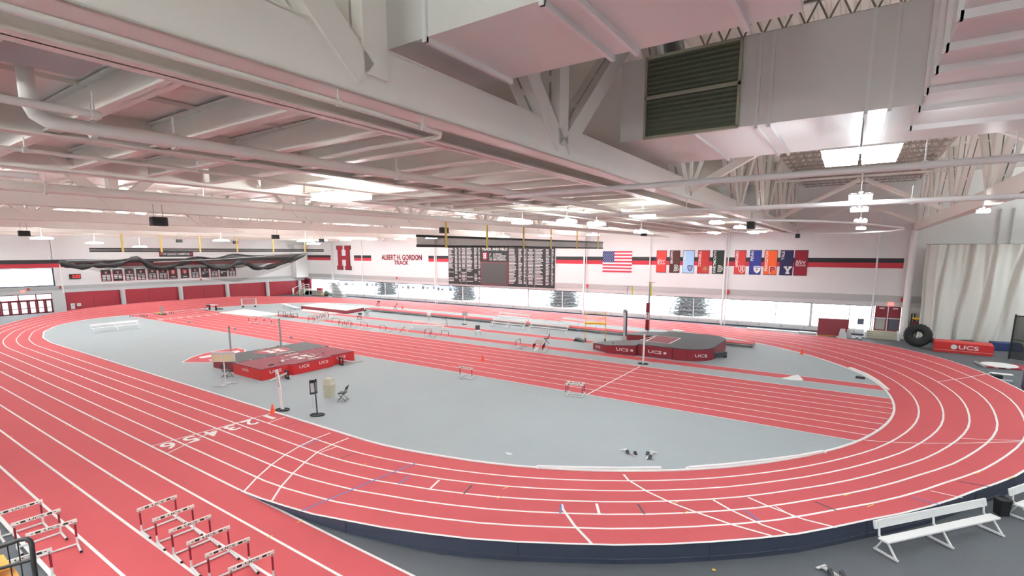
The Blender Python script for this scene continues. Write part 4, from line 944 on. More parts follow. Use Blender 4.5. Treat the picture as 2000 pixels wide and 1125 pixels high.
# ---- benches --------------------------------------------------------
def bench(a, b, label, back_sign=1, group='aluminium benches', nleg=3, L=None):
    a, b = flat(a), flat(b); c = (a+b)/2; rz = rz_of(a, b); L = L or (b-a).length; t = thing('team_bench', label, 'bench', (c.x, c.y, .0), rz, group); h = L/2+.14; s = back_sign
    MB().rbox((0, -.02*s, .40), (2*h, .27, .045), .012).build('seat', M['bench_alu'], t)
    MB().hexa([(-h, .2*s, .62), (h, .2*s, .62), (h, .24*s, .62), (-h, .24*s, .62), (-h, .25*s, .82), (h, .25*s, .82), (h, .29*s, .82), (-h, .29*s, .82)]).build('backrest', M['bench_alu'], t)
    for k in range(nleg):
        x = -L/2+L*k/(nleg-1); l_ = MB()
        l_.beam((x, -.36*s, .025), (x, .28*s, .025), .05, .05); l_.beam((x, -.30*s, .04), (x, -.02*s, .40), .035, .05, (1, 0, 0)); l_.beam((x, .24*s, .04), (x, .05*s, .40), .035, .05, (1, 0, 0)); l_.beam((x, .05*s, .38), (x, .19*s, .44), .035, .04); l_.beam((x, .18*s, .42), (x, .23*s, .8), .035, .04, (1, 0, 0))
        l_.build('leg', M['bench_alu'], t)
    return t
bench(g(1727, 1083), g(1932, 1036), 'large silver bench with backrest in the right foreground beside the navy skirt')
bench(g(1990, 1012), g(2085, 975), 'silver bench cut off by the right edge of the photo')
bench(g(182, 650), g(270, 640.5), 'silver bench alone on the grey infield at left, near the left bend')
bench(g(806, 641), g(865, 644.5), 'silver bench beyond the hurdles, near the white disc on a stand')
bench(g(962, 637), g(1023, 643.5), 'silver bench at left of the joined pair in mid field'); bench(g(1035, 645), g(1106, 652.5), 'silver bench at right of the joined pair in mid field')
bench(g(974, 623), g(1031, 629), 'silver bench behind the joined pair, near the far straight'); bench(g(1096, 634.5), g(1163, 642.5), 'silver bench partly behind the yellow scaffold')
# ---- cones ------------------------------------------------------------
c0 = thing('traffic_cone', 'orange cone at the foot of the white finish post', 'cone', flat(g(533, 806))+V((0, 0, .005)), 0, 'orange cones')
MB().lathe([(.13, .02), (.11, .05), (.03, .40), (.022, .43)], (0, 0, 0), 14).build('body', M['orange'], c0); MB().rbox((0, 0, 0), (.30, .30, .03), .03).build('base', M['orange'], c0)
for px, py, lb in ((943, 705, 'orange cone standing in the middle of the sprint lanes'), (1566, 692, 'orange cone by the white kerb of the right bend'), (786, 603, 'orange cone near the far straight beside a chair')): dup(c0, flat(g(px, py))+V((0, 0, .01)), 0, lb)
tag(MB().lathe([(.14, 0), (.14, .02), (.05, .04), (.05, .02)], flat(g(1542, 690)), 14).build('disc_marker', M['pink']), 'flat pink disc marker left of the cone by the right bend', 'marker')
# ---- high jump ----------------------------------------------------------
hb = thing('high_jump_mat', 'burgundy-sided high jump mat section with black top and a red shield print', 'landing mat', (-34.2, 19.9, 0))
MB().rbox((0, 0, 0), (3.0, 7.0, .66), .06).build('foam_block', M['maroon_dark'], hb)
MB().rbox((-.02, 0, .64), (3.1, 7.06, .06), .03).build('top_cover', M['charcoal'], hb)
e_ = MB()
e_.slab([((b-.5), (a-.5)) for a, b in BLOCK['shield']][::-1], (0, .1, .702), (0, 2.6, 0), (2.0, 0, 0), .004, 0) if False else e_.add([V((1.05-2.0*b_, .1+(a_-.5)*2.4, .705)) for a_, b_ in BLOCK['shield']], [tuple(range(len(BLOCK['shield'])))], 0)
e_.add([V((.55-1.15*b_, .1+(a_-.5)*1.3, .709)) for a_, b_ in BLOCK['H']], [tuple(range(len(BLOCK['H'])))], 1); e_.quad((1.2, -.5, .709), (1.32, -.5, .709), (1.32, .9, .709), (1.2, .9, .709), 1)
e_.build('shield_print', [M['maroon'], M['white_mark']], hb)
hr = thing('high_jump_mat', 'bright red high jump mat section with burgundy top and white lettering', 'landing mat', (-30.95, 19.75, 0))
o_ = [(-1.65, -3.55), (1.55, -3.55), (1.55, -1.75), (1.85, -1.6), (1.85, 1.35), (1.5, 1.5), (1.5, 3.45), (-1.65, 3.45)]
MB().prism(o_, 0, .64).build('foam_block', M['bright_red'], hr); MB().prism([(x*.99, y*.99) for x, y in o_], .64, .70).build('top_cover', M['maroon_top'], hr)
e_ = MB(); e_.add([V((.75-1.0*b_, .15+(a_-.5)*1.2, .705)) for a_, b_ in BLOCK['H']], [tuple(range(len(BLOCK['H'])))])
ribbon(e_, [V((1.1-1.9*b_, .15+(a_-.5)*2.0, .70)) for a_, b_ in BLOCK['shield']], .03, .004, 0, True); e_.quad((-1.15, -.3, .704), (-1.02, -.3, .704), (-1.02, .7, .704), (-1.15, .7, .704)); e_.quad((1.25, -.1, .704), (1.38, -.1, .704), (1.38, .9, .704), (1.25, .9, .704))
for (x, y0, y1_) in ((1.555, -3.0, -2.2), (1.855, -1.15, -.45), (1.855, .3, 1.0), (1.505, 1.95, 2.7)):
    e_.text('UCS', (x, y0, .34), (0, y1_-y0, 0), (0, 0, .19))
e_.text('UCS', (-.6, -3.555, .38), (.75, 0, 0), (0, 0, .16))
e_.build('lettering', M['white_mark'], hr)
bnd = MB(); ribbon(bnd, [(-1.7, -3.6, .70), (-1.7, 3.5, .70)], .1, .012)
for k in range(8): bnd.box((-1.68, -3.3+k*.92, .715), (.06, .12, .02), 0, 1)
bnd.build('joining_strap', [M['black'], M['white_mark']], hr)
for (a, b, lb) in (((533, 717), (560, 699), 0), ):
    pass
def crossbar(a, b, z, label):
    c = (a+b)/2; t = thing('crossbar', label, 'crossbar', (c.x, c.y, z)); d = (b-a)/2; d.z = 0
    MB().tube([-d, d], .018, 6).build('bar', M['bar'], t)
    m = MB()
    for f_ in (-.95, -.3, .35, .95): m.tube([d*f_-d.normalized()*.12, d*f_+d.normalized()*.12], .021, 6, 0 if f_ in (-.95, .35) else 1)
    m.build('band', [M['lime'], M['bright_red']], t)
crossbar(g(545, 705, .74), g(633, 689, .74), .73, 'long jump crossbar lying on the burgundy top of the red mat'); crossbar(g(506, 685, .72), g(543, 675, .72), .72, 'crossbar lying on the black top of the high jump mat')
tag(MB().rbox((0, 0, 0), (.16, .32, .06), .02).build('black_shoe_bag', M['black']), 'small black object lying on the red high jump mat', 'bag').location = g(530, 713, .70)
tag(MB().lathe([(.02, 0), (.10, .03), (.12, .1), (.08, .17), (.02, .19)], g(552, 708, .70), 12).build('white_ball', M['white']), 'small white ball on the burgundy top of the high jump mat', 'ball')
for i, (px, py, ph) in enumerate(((452, 698, 636), (549, 677, 622))):
    p = flat(g(px, py)); t = thing('jump_standard', 'grey upright standard behind the high jump mat, %s' % ('left', 'right')[i], 'standard', p, 0, 'high jump standards'); h = 2.28
    MB().bbox((-.06, -.045, .03), (.06, .045, h)).build('post', M['grey_metal'], t); MB().bbox((-.3, -.2, 0), (.3, .2, .04)).build('base', M['black'], t); MB().bbox((-.065, -.05, h), (.065, .05, h+.04)).build('cap', M['black'], t)
def fallen(a, b, label):
    c = flat((a+b)/2); t = thing('fallen_standard', label, 'standard', (c.x, c.y, 0), rz_of(a, b), 'fallen high jump standards'); L = (b-a).length/2
    MB().beam((-L*.35, 0, .06), (L*.7, 0, .36), .11, .09).build('post', M['alu'], t); MB().tube([(-L*1.1, 0, .03), (-L*.3, 0, .07)], .025, 8).build('inner_tube', M['alu'], t)
    q = MB(); q.bbox((L*.66, -.28, .0), (L*.76, .28, .08)); q.bbox((L*.66, -.28, 0), (L*.72, -.2, .5)); q.bbox((L*.66, .2, 0), (L*.72, .28, .5)); q.tube([(L*.69, -.24, .5), (L*.69, .24, .5)], .04, 6); q.build('base', M['black'], t)
fallen(g(506, 749), g(570, 738), 'fallen silver standard with black base at the left front of the red mat'); fallen(g(707, 706), g(659, 714), 'fallen silver standard with black base at the right front of the red mat')
# floor crest beside the mat
cr = thing('floor_crest', 'big red shield with white strokes painted on the grey floor beside the high jump mat', 'floor marking')
ol = [g(x, y) for x, y in ((356, 707.5), (372, 699), (395, 691), (425, 685), (462, 679.5), (480, 683), (470, 700), (440, 706), (400, 708))]
MB().add([V((p.x, p.y, .006)) for p in ol], [tuple(range(len(ol)))]).build('red_field', M['red'], cr)
e_ = MB(); ribbon(e_, [V((p.x, p.y, .006)) for p in ol], .1, .004, 0, True)
for pl in (((388, 697.5), (392, 700), (450, 693), (470, 687), (466, 684.5), (448, 687)), ((407, 703), (412, 705), (428, 703), (428, 700))): e_.add([V((g(x, y).x, g(x, y).y, .012)) for x, y in pl], [tuple(range(len(pl)))])
e_.build('white_strokes', M['line'], cr)
# indicator board, finish post, clock stand, bin
t = thing('indicator_board', 'wheeled grey indicator board with cream paper numbers left of the red mat', 'indicator board', flat(g(441, 752)), math.radians(38))
MB().bbox((-.64, -.07, 1.42), (.64, .07, 2.0)).build('panel', M['alu'], t); q = MB()
for k in range(4): q.bbox((-.52+.28*k+(.02 if k > 1 else -.04), -.076, 1.46), (-.52+.28*k+.22+(.02 if k > 1 else -.04), -.07, 1.82))
q.build('paper_card', M['paper'], t); MB().tube([(0, 0, .05), (0, 0, 1.45)], .035, 8).build('pole', M['alu'], t); q = MB(); q.beam((-.55, -.35, .05), (.3, -.35, .05), .05, .05); q.beam((-.3, .35, .05), (.55, .35, .05), .05, .05); q.beam((-.15, -.35, .05), (.15, .35, .05), .05, .05); q.build('base', M['alu'], t)
def oval_base(t, m='black', a=.34, b=.24):
    pts = [(a*math.cos(i*.349), b*math.sin(i*.349), .03) for i in range(18)]; q = MB(); q.tube(pts+[pts[0]], .03, 6); q.beam((-a, 0, .03), (a, 0, .03), .05, .03); q.beam((0, -b, .04), (0, b, .04), .05, .03); q.build('base', M[m], t)
t = thing('finish_post', 'leaning white post with black letters reading FINISH beside the start line', 'post', flat(g(552, 801)), math.radians(28))
MB().hexa([(-.075, -.03, .05), (.075, -.03, .05), (.075, .03, .05), (-.075, .03, .05), (-.24, -.03, 2.05), (-.09, -.03, 2.05), (-.09, .03, 2.05), (-.24, .03, 2.05)]).build('panel', M['white'], t); oval_base(t)
e_ = MB()
for k, c in enumerate('FINISH'):
    z = 1.75-.11*k; x = -.165*(z-.05)/2-.035; e_.text(c, (x, -.034, z), (.07 if c != 'I' else .025, 0, 0), (0, 0, .075))
e_.build('lettering', M['black'], t)
t = thing('clock_stand', 'navy pole with a twin-panel black display on an oval base, left of the cream bin', 'clock stand', flat(g(620, 811)), math.radians(30))
MB().tube([(0, 0, .04), (-.05, 0, 1.75)], .035, 8).build('pole', M['navy'], t); oval_base(t)
q = MB(); q.hexa([(-.25, -.12, 1.05), (-.03, .02, 1.05), (-.03, .06, 1.05), (-.25, -.08, 1.05), (-.25, -.12, 1.75), (-.03, .02, 1.75), (-.03, .06, 1.75), (-.25, -.08, 1.75)]); q.hexa([(-.03, .02, 1.1), (.08, -.06, 1.1), (.08, -.02, 1.1), (-.03, .06, 1.1), (-.03, .02, 1.8), (.08, -.06, 1.8), (.08, -.02, 1.8), (-.03, .06, 1.8)]); q.build('display', M['black'], t)
q = MB(); q.quad((-.21, -.1, 1.15), (-.07, -.01, 1.15), (-.07, -.01, 1.6), (-.21, -.1, 1.6)); q.quad((-.01, -.0, 1.2), (.06, -.05, 1.2), (.06, -.05, 1.65), (-.01, -.0, 1.65)); q.build('display_face', M['wall_grey'], t); MB().tube([(-.15, -.1, 1.05), (-.14, -.12, .4)], .008, 5).build('cord', M['cream'], t)
t = thing('trash_bin', 'cream square waste bin with domed lid beside the black folding chair', 'waste bin', flat(g(644, 775)), math.radians(20))
t.scale = (.8, .8, 1); MB().hexa([(-.25, -.25, 0), (.25, -.25, 0), (.25, .25, 0), (-.25, .25, 0), (-.29, -.29, .72), (.29, -.29, .72), (.29, .29, .72), (-.29, .29, .72)]).build('body', M['cream'], t)
q = MB(); q.rbox((0, 0, .70), (.66, .66, .05), .04); q.hexa([(-.29, -.29, .75), (.29, -.29, .75), (.29, .29, .75), (-.29, .29, .75), (-.2, -.2, 1.02), (.2, -.2, 1.02), (.2, .2, 1.02), (-.2, .2, 1.02)]); q.rbox((0, 0, 1.01), (.42, .42, .03), .03); q.build('lid', M['cream'], t)
# ---- pole vault ------------------------------------------------------------
pv = thing('pole_vault_mat', 'large burgundy pole vault landing mat with black top, rounded end and two front wings', 'landing mat', (-11, 40, 0)); PO = V((-11, 40, 0))
cx_, y0, y1_ = -7.9, 36.3, 44.0
body = [(-13.1, 36.3)]+[(-9.9+2.0*math.sin(a), 38.3-2.0*math.cos(a)) for a in [i*.2618 for i in range(7)]]+[(-9.9+2.0*math.cos(a), 42.0+2.0*math.sin(a)) for a in [i*.2618 for i in range(7)]]+[(-13.1, 44.0)]
body = [(x-PO.x, y-PO.y) for x, y in body]
MB().prism(body, 0, .8).build('foam_block', M['maroon_dark'], pv); MB().prism([(x*.985, y*.985) for x, y in body], .8, .87).build('top_cover', M['charcoal'], pv)
def wing(poly, z_far, z_near, xn, xf):
    poly = [(x-PO.x, y-PO.y) for x, y in poly]
    f_ = lambda p: z_near+(z_far-z_near)*((p[0]+PO.x-xn)/(xf-xn))
    MB().prism(poly, 0, lambda p: f_(p)-.05).build('wing', M['maroon_dark'], pv); MB().prism([(x, y*1.0) for x, y in poly], lambda p: f_(p)-.05, f_).build('wing_cover', M['charcoal'], pv)
wing([(-16.9, 36.75), (-15.3, 35.9), (-13.1, 36.0), (-13.1, 39.0), (-16.0, 38.2)], .8, .5, -16.9, -13.1); wing([(-16.0, 41.9), (-13.1, 41.2), (-13.1, 43.9), (-15.3, 44.0), (-16.9, 43.3)], .8, .5, -16.9, -13.1)
MB().hexa([(-4.6, -.9, 0), (-2.1, -1.6, 0), (-2.1, 1.6, 0), (-4.6, 1.2, 0), (-4.3, -.9, .1), (-2.12, -1.5, .62), (-2.12, 1.5, .62), (-4.3, 1.2, .1)]).build('cream_front', M['cream'], pv)
e_ = MB(); q = MB()
for x in (-15.0, -13.05, -10.4): q.bbox((x-.02-PO.x, 36.27-PO.y, 0), (x+.02-PO.x, 36.31-PO.y, .82))
q.build('seam', M['black'], pv)
for x0, yy in ((-14.6, 35.93), (-12.2, 36.29)): e_.text('UCS', (x0-PO.x, yy-PO.y-.01, .3 if yy > 36.1 else .28), (1.0, 0, 0), (0, 0, .24)); e_.bbox((x0+1.15-PO.x, yy-PO.y-.02, .34), (x0+1.35-PO.x, yy-PO.y, .48))
a0 = V((-8.9-PO.x, 36.58-PO.y, .3)); e_.text('UCS', a0+V((.02, -.02, 0)), V((.75, .45, 0)), (0, 0, .22))
e_.text('UCS', (-16.62-PO.x, 36.58-PO.y, .2), (.55, -.3, 0), (0, 0, .2))
e_.build('lettering', M['white_mark'], pv)
e_ = MB(); bx = [g(x, y, .88)-PO for x, y in ((1283, 655), (1329, 660.5), (1307, 671), (1262, 666))]; ribbon(e_, [V((p.x, p.y, .87)) for p in bx], .14, .006, 0, True)
ribbon(e_, [V((p.x, p.y, .87)) for p in (bx[0], g(1250, 664, .88)-PO)], .1, .006); e_.build('print_frame', M['white_mark'], pv)
MB().add([V((p.x*.97+bx[0].x*.03, p.y, .874)) for p in bx], [(0, 1, 2, 3)]).build('print_field', M['maroon_top'], pv)
pb = thing('black_ramp', 'black edge box against the rounded end of the vault mat', 'box', flat(g(1402, 699)), math.radians(60)); MB().bbox((-.75, -.15, .1), (.75, .15, .42)).build('case', M['charcoal'], pb); MB().bbox((-.7, -.2, 0), (-.6, .2, .1)).build('foot', M['black'], pb); MB().bbox((.6, -.2, 0), (.7, .2, .1)).build('foot', M['black'], pb)
for i, (px, pb_, pt, lb) in enumerate(((1219, 677, 557, 'near pole vault upright with silver sleeve'), (1265, 656, 551, 'far pole vault upright with burgundy pad'))):
    p = flat(g(px, pb_)); t = thing('vault_standard', lb, 'standard', p, 0, 'pole vault uprights'); H0 = 5.0
    if i == 0:
        MB().bbox((-.1, -.09, 0), (.1, .09, 3.05)).build('sleeve', M['alu'], t); MB().bbox((.1, -.08, .9), (.18, .08, 3.0)).build('pad', M['navy'], t); MB().tube([(.05, 0, 3.0), (.12, 0, H0)], .03, 8).build('mast', M['grey_metal'], t); MB().bbox((-.12, -.11, 2.85), (.12, .11, 3.1)).build('collar', M['grey_metal'], t)
    else:
        MB().tube([(0, 0, 0), (.0, 0, H0)], .07, 8).build('mast', M['grey_metal'], t); MB().bbox((-.22, -.12, .55), (.1, .12, 3.1)).build('pad', M['maroon_dark'], t); MB().bbox((-.225, -.125, 1.55), (.105, -.12, 2.2)).build('pad_label', M['white_mark'], t)
        e_ = MB().slab([(.05*math.cos(a), .07*math.sin(a)) for a in [k*.785 for k in range(8)]], (-.06, -.13, 2.05), X_, Z_, .004).text('A', (-.12, -.13, 1.65), (.12, 0, 0), (0, 0, .2)); e_.build('pad_print', M['black'], t)
    q = MB(); q.beam((-.25, 0, H0), (.6, 0, H0), .03, .03); q.beam((.1, 0, H0-.3), (.35, 0, H0), .02, .02); q.build('arm', M['grey_metal'], t); MB().bbox((.5 if i == 0 else .12, -.03, H0-.75 if i == 0 else H0-1.3), (.58 if i == 0 else .22, .03, H0-.02)).build('tag', M['lime'], t)
t = thing('start_pole', 'white round pole on a black base at the far edge of the sprint lanes', 'pole', flat(g(1256, 711))); MB().tube([(0, 0, .03), (.02, 0, 2.1)], .065, 10).build('pole', M['white'], t); oval_base(t, 'black', .36, .2)
tag(MB().rbox((0, 0, 0), (1.0, .5, .5), .03).build('white_box', M['white']), 'plain white box behind the vault mat near the far straight', 'box').location = flat(g(1324, 655))
# ---- scaffold --------------------------------------------------------------
a, b = flat(g(1143, 666)), flat(g(1182, 667)); t = thing('scaffold', 'yellow rolling scaffold tower with platform and guard rails', 'scaffold', a, rz_of(a, b)); L = (b-a).length
for x in (0, L):
    q = MB()
    for y in (0, .75): q.tube([(x, y, .12), (x, y, 2.55)], .024, 6)
    for k in range(5): q.tube([(x, 0, .35+.3*k), (x, .75, .35+.3*k)], .018, 6)
    for z in (2.0, 2.45): q.tube([(x, 0, z), (x, .75, z)], .018, 6)
    q.build('end_frame', M['yellow'], t)
MB().bbox((-.06, -.05, 1.5), (L+.06, .8, 1.62)).build('platform', M['yellow'], t); q = MB()
for y in (0, .75):
    for z in (2.0, 2.42): q.tube([(0, y, z), (L, y, z)], .016, 6)
q.build('guard_rail', M['yellow'], t)
for x in (0, L):
    for y in (0, .75): MB().lathe([(.03, -.025), (.075, -.025), (.075, .025), (.03, .025)], (x, y, .075), 10, 0, 'y').build('wheel', M['black'], t)
tag(MB().hexa([(-.5, -.3, 0), (.5, -.3, 0), (.5, .3, 0), (-.5, .3, 0), (-.35, -.3, .3), (.5, -.3, .06), (.5, .3, .06), (-.35, .3, .3)]).build('wedge_board', M['charcoal']), 'dark wedge board beside the foot of the yellow scaffold', 'ramp').location = flat(g(1133, 667))
# ---- far-end items ----------------------------------------------------------
pit = [g(x, y) for x, y in ((428, 612), (478, 604.8), (548, 614.5), (497, 619.5))]
tag(MB().prism([(p.x, p.y) for p in pit], .01, .1).build('sand_pit_cover', M['white']), 'flat white cover over the sand pit at the left end of the runway', 'pit cover')
lm = [g(x, y, .45) for x, y in ((588, 597), (629, 592), (711, 600.5), (676, 606.5))]
t = thing('foam_pit', 'low burgundy-sided landing block with a white cover beyond the hurdles', 'landing mat'); MB().prism([(p.x, p.y) for p in lm], 0, .42).build('foam_block', M['maroon_dark'], t); MB().prism([(p.x, p.y) for p in lm], .42, .5).build('cover', M['white'], t)
ap = [g(x, y) for x, y in ((592, 603.5), (672, 611), (655, 614), (588, 608))]
tag(MB().prism([(p.x, p.y) for p in ap], .005, .05).build('white_tarp', M['white']), 'white tarp lying in front of the burgundy landing block', 'tarp')
t = thing('hurdle_cart', 'white wheeled cart near the left bend loaded with hurdle parts', 'cart', flat(g(487, 600)), rz_of(g(473, 601), g(501, 600))); Lc = (g(501, 600)-g(473, 601)).length/2
q = MB()
for x in (-Lc, Lc): q.beam((x, 0, .15), (x, 0, 1.25), .16, .16)
q.beam((-Lc, 0, .3), (Lc, 0, .3), .3, .15); q.beam((-Lc, 0, 1.2), (Lc, 0, 1.2), .05, .05); q.build('frame', M['tube_white'], t)
q = MB()
for k in range(6): x = -Lc*.7+Lc*.28*k; q.beam((x, -.15, .4), (x+.05, .1, 1.1), .05, .05)
q.build('hurdle_parts', M['grey_metal'], t)
for x in (-Lc*.85, Lc*.85): MB().lathe([(.04, -.05), (.14, -.05), (.14, .05), (.04, .05)], (x, -.1, .14), 10, 0, 'y').build('wheel', M['black'], t)
for i, (pa, pb_, h, lb) in enumerate((((544, 618), (558, 619), .62, 'taller black-framed jump box beyond the sprint lanes'), ((561, 620.5), (573, 621), .5, 'shorter black-framed jump box beyond the sprint lanes'))):
    a, b = flat(g(*pa)), flat(g(*pb_)); t = thing('jump_box', lb, 'jump box', (a+b)/2, rz_of(a, b), 'black-framed jump boxes'); w_ = (b-a).length/2
    MB().bbox((-w_, 0, h), (w_, .75, h+.05)).build('top', M['grey_metal'], t)
    for x in (-w_, w_):
        for y in (.02, .73): MB().beam((x, y, 0), (x, y, h), .04, .04).build('leg', M['black'], t)
    q = MB()
    for y in (.02, .73): q.beam((-w_, y, .05), (w_, y, .05), .03, .03)
    q.build('rail', M['black'], t)
t = thing('folding_table', 'small white-topped table beside a chair near the left bend', 'table', flat(g(416, 606)), rz_of(g(409, 606), g(423, 607))); MB().bbox((-.75, -.3, .7), (.75, .3, .74)).build('top', M['white'], t)
for x in (-.65, .65): MB().beam((x, 0, 0), (x, 0, .7), .05, .3).build('leg', M['black'], t)
tag(MB().rbox((0, 0, 0), (1.3, .5, .12), .04).build('black_bag', M['black']), 'flat black bag on the floor right of the small white table', 'bag').location = flat(g(428, 604))
t = thing('indicator_trestle', 'pale fallen bench frame left of the burgundy landing block', 'bench', flat(g(567, 603)), rz_of(g(549, 600), g(585, 605))); MB().beam((-2.2, .1, .55), (2.0, .1, .2), .5, .06).build('plank', M['white'], t)
for x in (-1.5, .2, 1.7): MB().beam((x, 0, .4-.08*x), (x+.3, -.4, .03), .05, .05).build('leg', M['grey_metal'], t)
t = thing('disc_sign', 'round white disc on a thin stand behind the silver bench', 'sign', flat(g(838, 628))); MB().tube([(0, 0, .02), (0, 0, .6)], .02, 6).build('stand', M['black'], t); MB().lathe([(.0, -.02), (.3, -.02), (.3, .02), (.0, .02)], (0, 0, .82), 18, 0, 'y').build('disc', M['white'], t); MB().lathe([(.18, 0), (.18, .03)], (0, 0, 0), 12).build('base', M['black'], t)
t = thing('backboard_sign', 'pinkish rectangular board on a thin white pole near the far straight', 'sign', flat(g(908, 634))); MB().tube([(0, 0, .05), (0, 0, 1.0)], .025, 6).build('pole', M['white'], t); MB().bbox((-.35, -.02, .95), (.35, .02, 1.42)).build('board', mat('pink_grey_board', (.55, .47, .47), .6), t); q = MB(); q.beam((-.35, 0, .04), (.2, 0, .04), .08, .08); q.beam((0, -.3, .03), (0, .3, .03), .05, .05); q.build('base', M['black'], t)
t = thing('camera_tripod', 'small black tripod right of the silver bench with the disc sign', 'tripod', flat(g(872, 638)))
for a_ in (0, 2.1, 4.2): MB().tube([(.22*math.cos(a_), .22*math.sin(a_), 0), (0, 0, .95)], .014, 5).build('leg', M['grey_metal'], t)
MB().box((0, 0, 1.0), (.1, .1, .1)).build('head', M['black'], t)
for i, (px, py) in enumerate(((459, 644), (569, 661), (369, 631))):
    tag(MB().lathe([(.02, 0), (.08, .0), (.1, .04), (.1, .2), (.07, .24), (.02, .24)], flat(g(px, py)), 12).build('lane_weight', M['grey_metal']), 'small grey lane marker block on the sprint lanes, %s' % ('left of the left jump standard', 'right of the right jump standard', 'farthest, near the starting blocks')[i], 'marker', 'grey markers on the sprint lanes')
def block(a, b, label, group='starting blocks'):
    a, b = flat(a), flat(b); c = (a+b)/2; t = thing('starting_block', label, 'starting block', (c.x, c.y, .012), rz_of(a, b), group); L = (b-a).length/2
    q = MB(); q.bbox((-L, -.035, .0), (L, .035, .04)); q.bbox((-L-.02, -.16, 0), (-L+.05, .16, .025))
    for k in range(9): q.bbox((-L*.8+k*L*.18, -.05, .03), (-L*.8+k*L*.18+.02, .05, .055))
    q.build('rail', M['alu'], t)
    for x, s in ((-.05*L, -1), (.55*L, 1)):
        MB().hexa([(x, s*.04, .03), (x+.12, s*.04, .03), (x+.12, s*.15, .03), (x, s*.15, .03), (x-.01, s*.04, .15), (x+.03, s*.04, .15), (x+.03, s*.15, .15), (x-.01, s*.15, .15)]).build('foot_pedal', M['charcoal'], t)
block(g(1217, 879), g(1241, 893), 'starting block on the grey infield near the right bend, left of two'); block(g(1277, 884), g(1262, 898), 'starting block on the grey infield near the right bend, right of two'); block(g(1603, 1108), g(1646, 1134), 'silver starting block on the dark floor at the bottom right', 'starting blocks')
for i, (px, py) in enumerate(((254, 618), (273, 617), (276, 619), (281, 618), (302, 613), (330, 612), (334, 613))): block(g(px, py), g(px+4.5, py+1), 'starting block at the far left end of the sprint lanes, %s from the left' % ORD[i], 'starting blocks at the far left end')
t = thing('floor_tool', 'upright dark sweeper with yellow pads at the far end of the sprint lanes', 'tool', flat(g(317, 614.5))); MB().bbox((-.12, -.12, .1), (.12, .12, 1.05)).build('body', M['grey_metal'], t); MB().bbox((-.55, -.3, 0), (.55, .3, .12)).build('foot', M['charcoal'], t)
for x in (-.4, .4): MB().box((x, -.32, .2), (.28, .06, .2)).build('pad', M['lime'], t)
# loose kerb rails on the infield edge
def rail(name, pts, label, wd=.12, ht=.09):
    P = [V((g(x, y).x, g(x, y).y, 0)) for x, y in pts]; c = P[len(P)//2]; t = thing(name, label, 'kerb rail', c, 0, 'loose white kerb rails'); m = MB()
    for a, b in zip(P, P[1:]): m.beam(a-c+V((0, 0, ht/2)), b-c+V((0, 0, ht/2)), wd, ht)
    m.build('rail', M['white'], t); f_ = MB()
    for p in P[::2]: f_.box(p-c+V((0, 0, .02)), (.2, .2, .03))
    f_.build('foot', M['white'], t)
rail('kerb_rail', [(1050, 914), (1130, 916.5), (1210, 917.5), (1291, 916.5)], 'loose white kerb rail lying inside the bottom of the right bend'); rail('kerb_rail', [(1345, 916), (1420, 910), (1500, 901), (1560, 893), (1608, 884)], 'curved white kerb rail along the inside of the right bend, lower'); rail('kerb_rail', [(1660, 720), (1690, 732), (1712, 745), (1733, 763)], 'curved white kerb rail along the inside of the right bend, upper', .22, .1)
cl_ = flat(g(1545, 740)); tag(MB().add([(-.55, -.2, .0), (.0, -.35, .0), (.6, -.2, .02), (.65, .2, .02), (.1, .3, .0), (-.4, .2, 0), (-.2, 0, .1), (.35, .05, .32), (.5, 0, .2)], [(0, 1, 6), (1, 7, 6), (1, 2, 8), (1, 8, 7), (2, 3, 8), (3, 4, 7), (3, 7, 8), (4, 5, 6), (4, 6, 7), (5, 0, 6)]).build('white_cloth', M['white']), 'crumpled white cloth on the narrow runway near the right bend', 'cloth').location = cl_
tag(MB().rbox((0, 0, 0), (.5, .24, .12), .05).build('black_bag', M['black']), 'small black bag on the grey floor inside the right bend', 'bag').location = flat(g(1680, 739))
tag(MB().bbox((-.12, -.03, 0), (.12, .03, .004)).box((.0, .1, .002), (.16, .04, .004), .6).box((-.15, .06, .002), (.12, .04, .004), .9).build('tape_scraps', M['line']), 'scraps of white tape stuck to the infield near the right bend', 'tape').location = flat(g(994, 887))+V((0, 0, .004))

# ================================================================== RIGHT CORNER
# canvas curtain
cu = thing('canvas_curtain', 'large off-white canvas curtain hanging at the right', 'curtain', (8.4, 55.6, 0)); m = MB(); nx, nz = 260, 18
FOLDS = [(.015, .0, .012, .5), (.09, .012, .016, -.34), (.155, -.05, .013, .6), (.185, -.045, .02, -.3), (.27, .01, .02, .3), (.335, -.05, .014, .62), (.365, -.045, .022, -.32), (.44, .02, .02, .3), (.50, -.055, .014, .6), (.53, -.05, .02, -.3), (.62, .0, .022, .3), (.70, -.12, .016, .62), (.735, -.12, .024, -.34), (.83, -.02, .02, .34), (.92, -.05, .018, .5)]
x0, x1 = 5.05, 13.6; vs = []
for j in range(nz+1):
    v = j/nz; z = .35+(8.35-.35)*v
    for i in range(nx+1):
        u = i/nx; x = x0+(x1-x0)*u
        pl = .10*math.sin(u*23+1.6*math.sin(u*9)+.8*v)+.05*math.sin(u*57+v*3)*v
        for ui, tl, wd_, dp in FOLDS: pl += .42*dp*math.exp(-((u-ui-tl*(1-v))/wd_)**2)
        vs.append((x-8.4+.12*math.sin(v*5+u*11)*(1-v), pl, z+(.12*math.sin(u*20)*(1-v))))
m.add(vs, [(j*(nx+1)+i, j*(nx+1)+i+1, (j+1)*(nx+1)+i+1, (j+1)*(nx+1)+i) for j in range(nz) for i in range(nx)], 0, True); m.build('canvas', M['curtain'], cu)
MB().tube([(x0-8.5, .0, 8.38), (x1-8.3, .0, 8.38)], .03, 6).build('track', M['grey_metal'], cu)
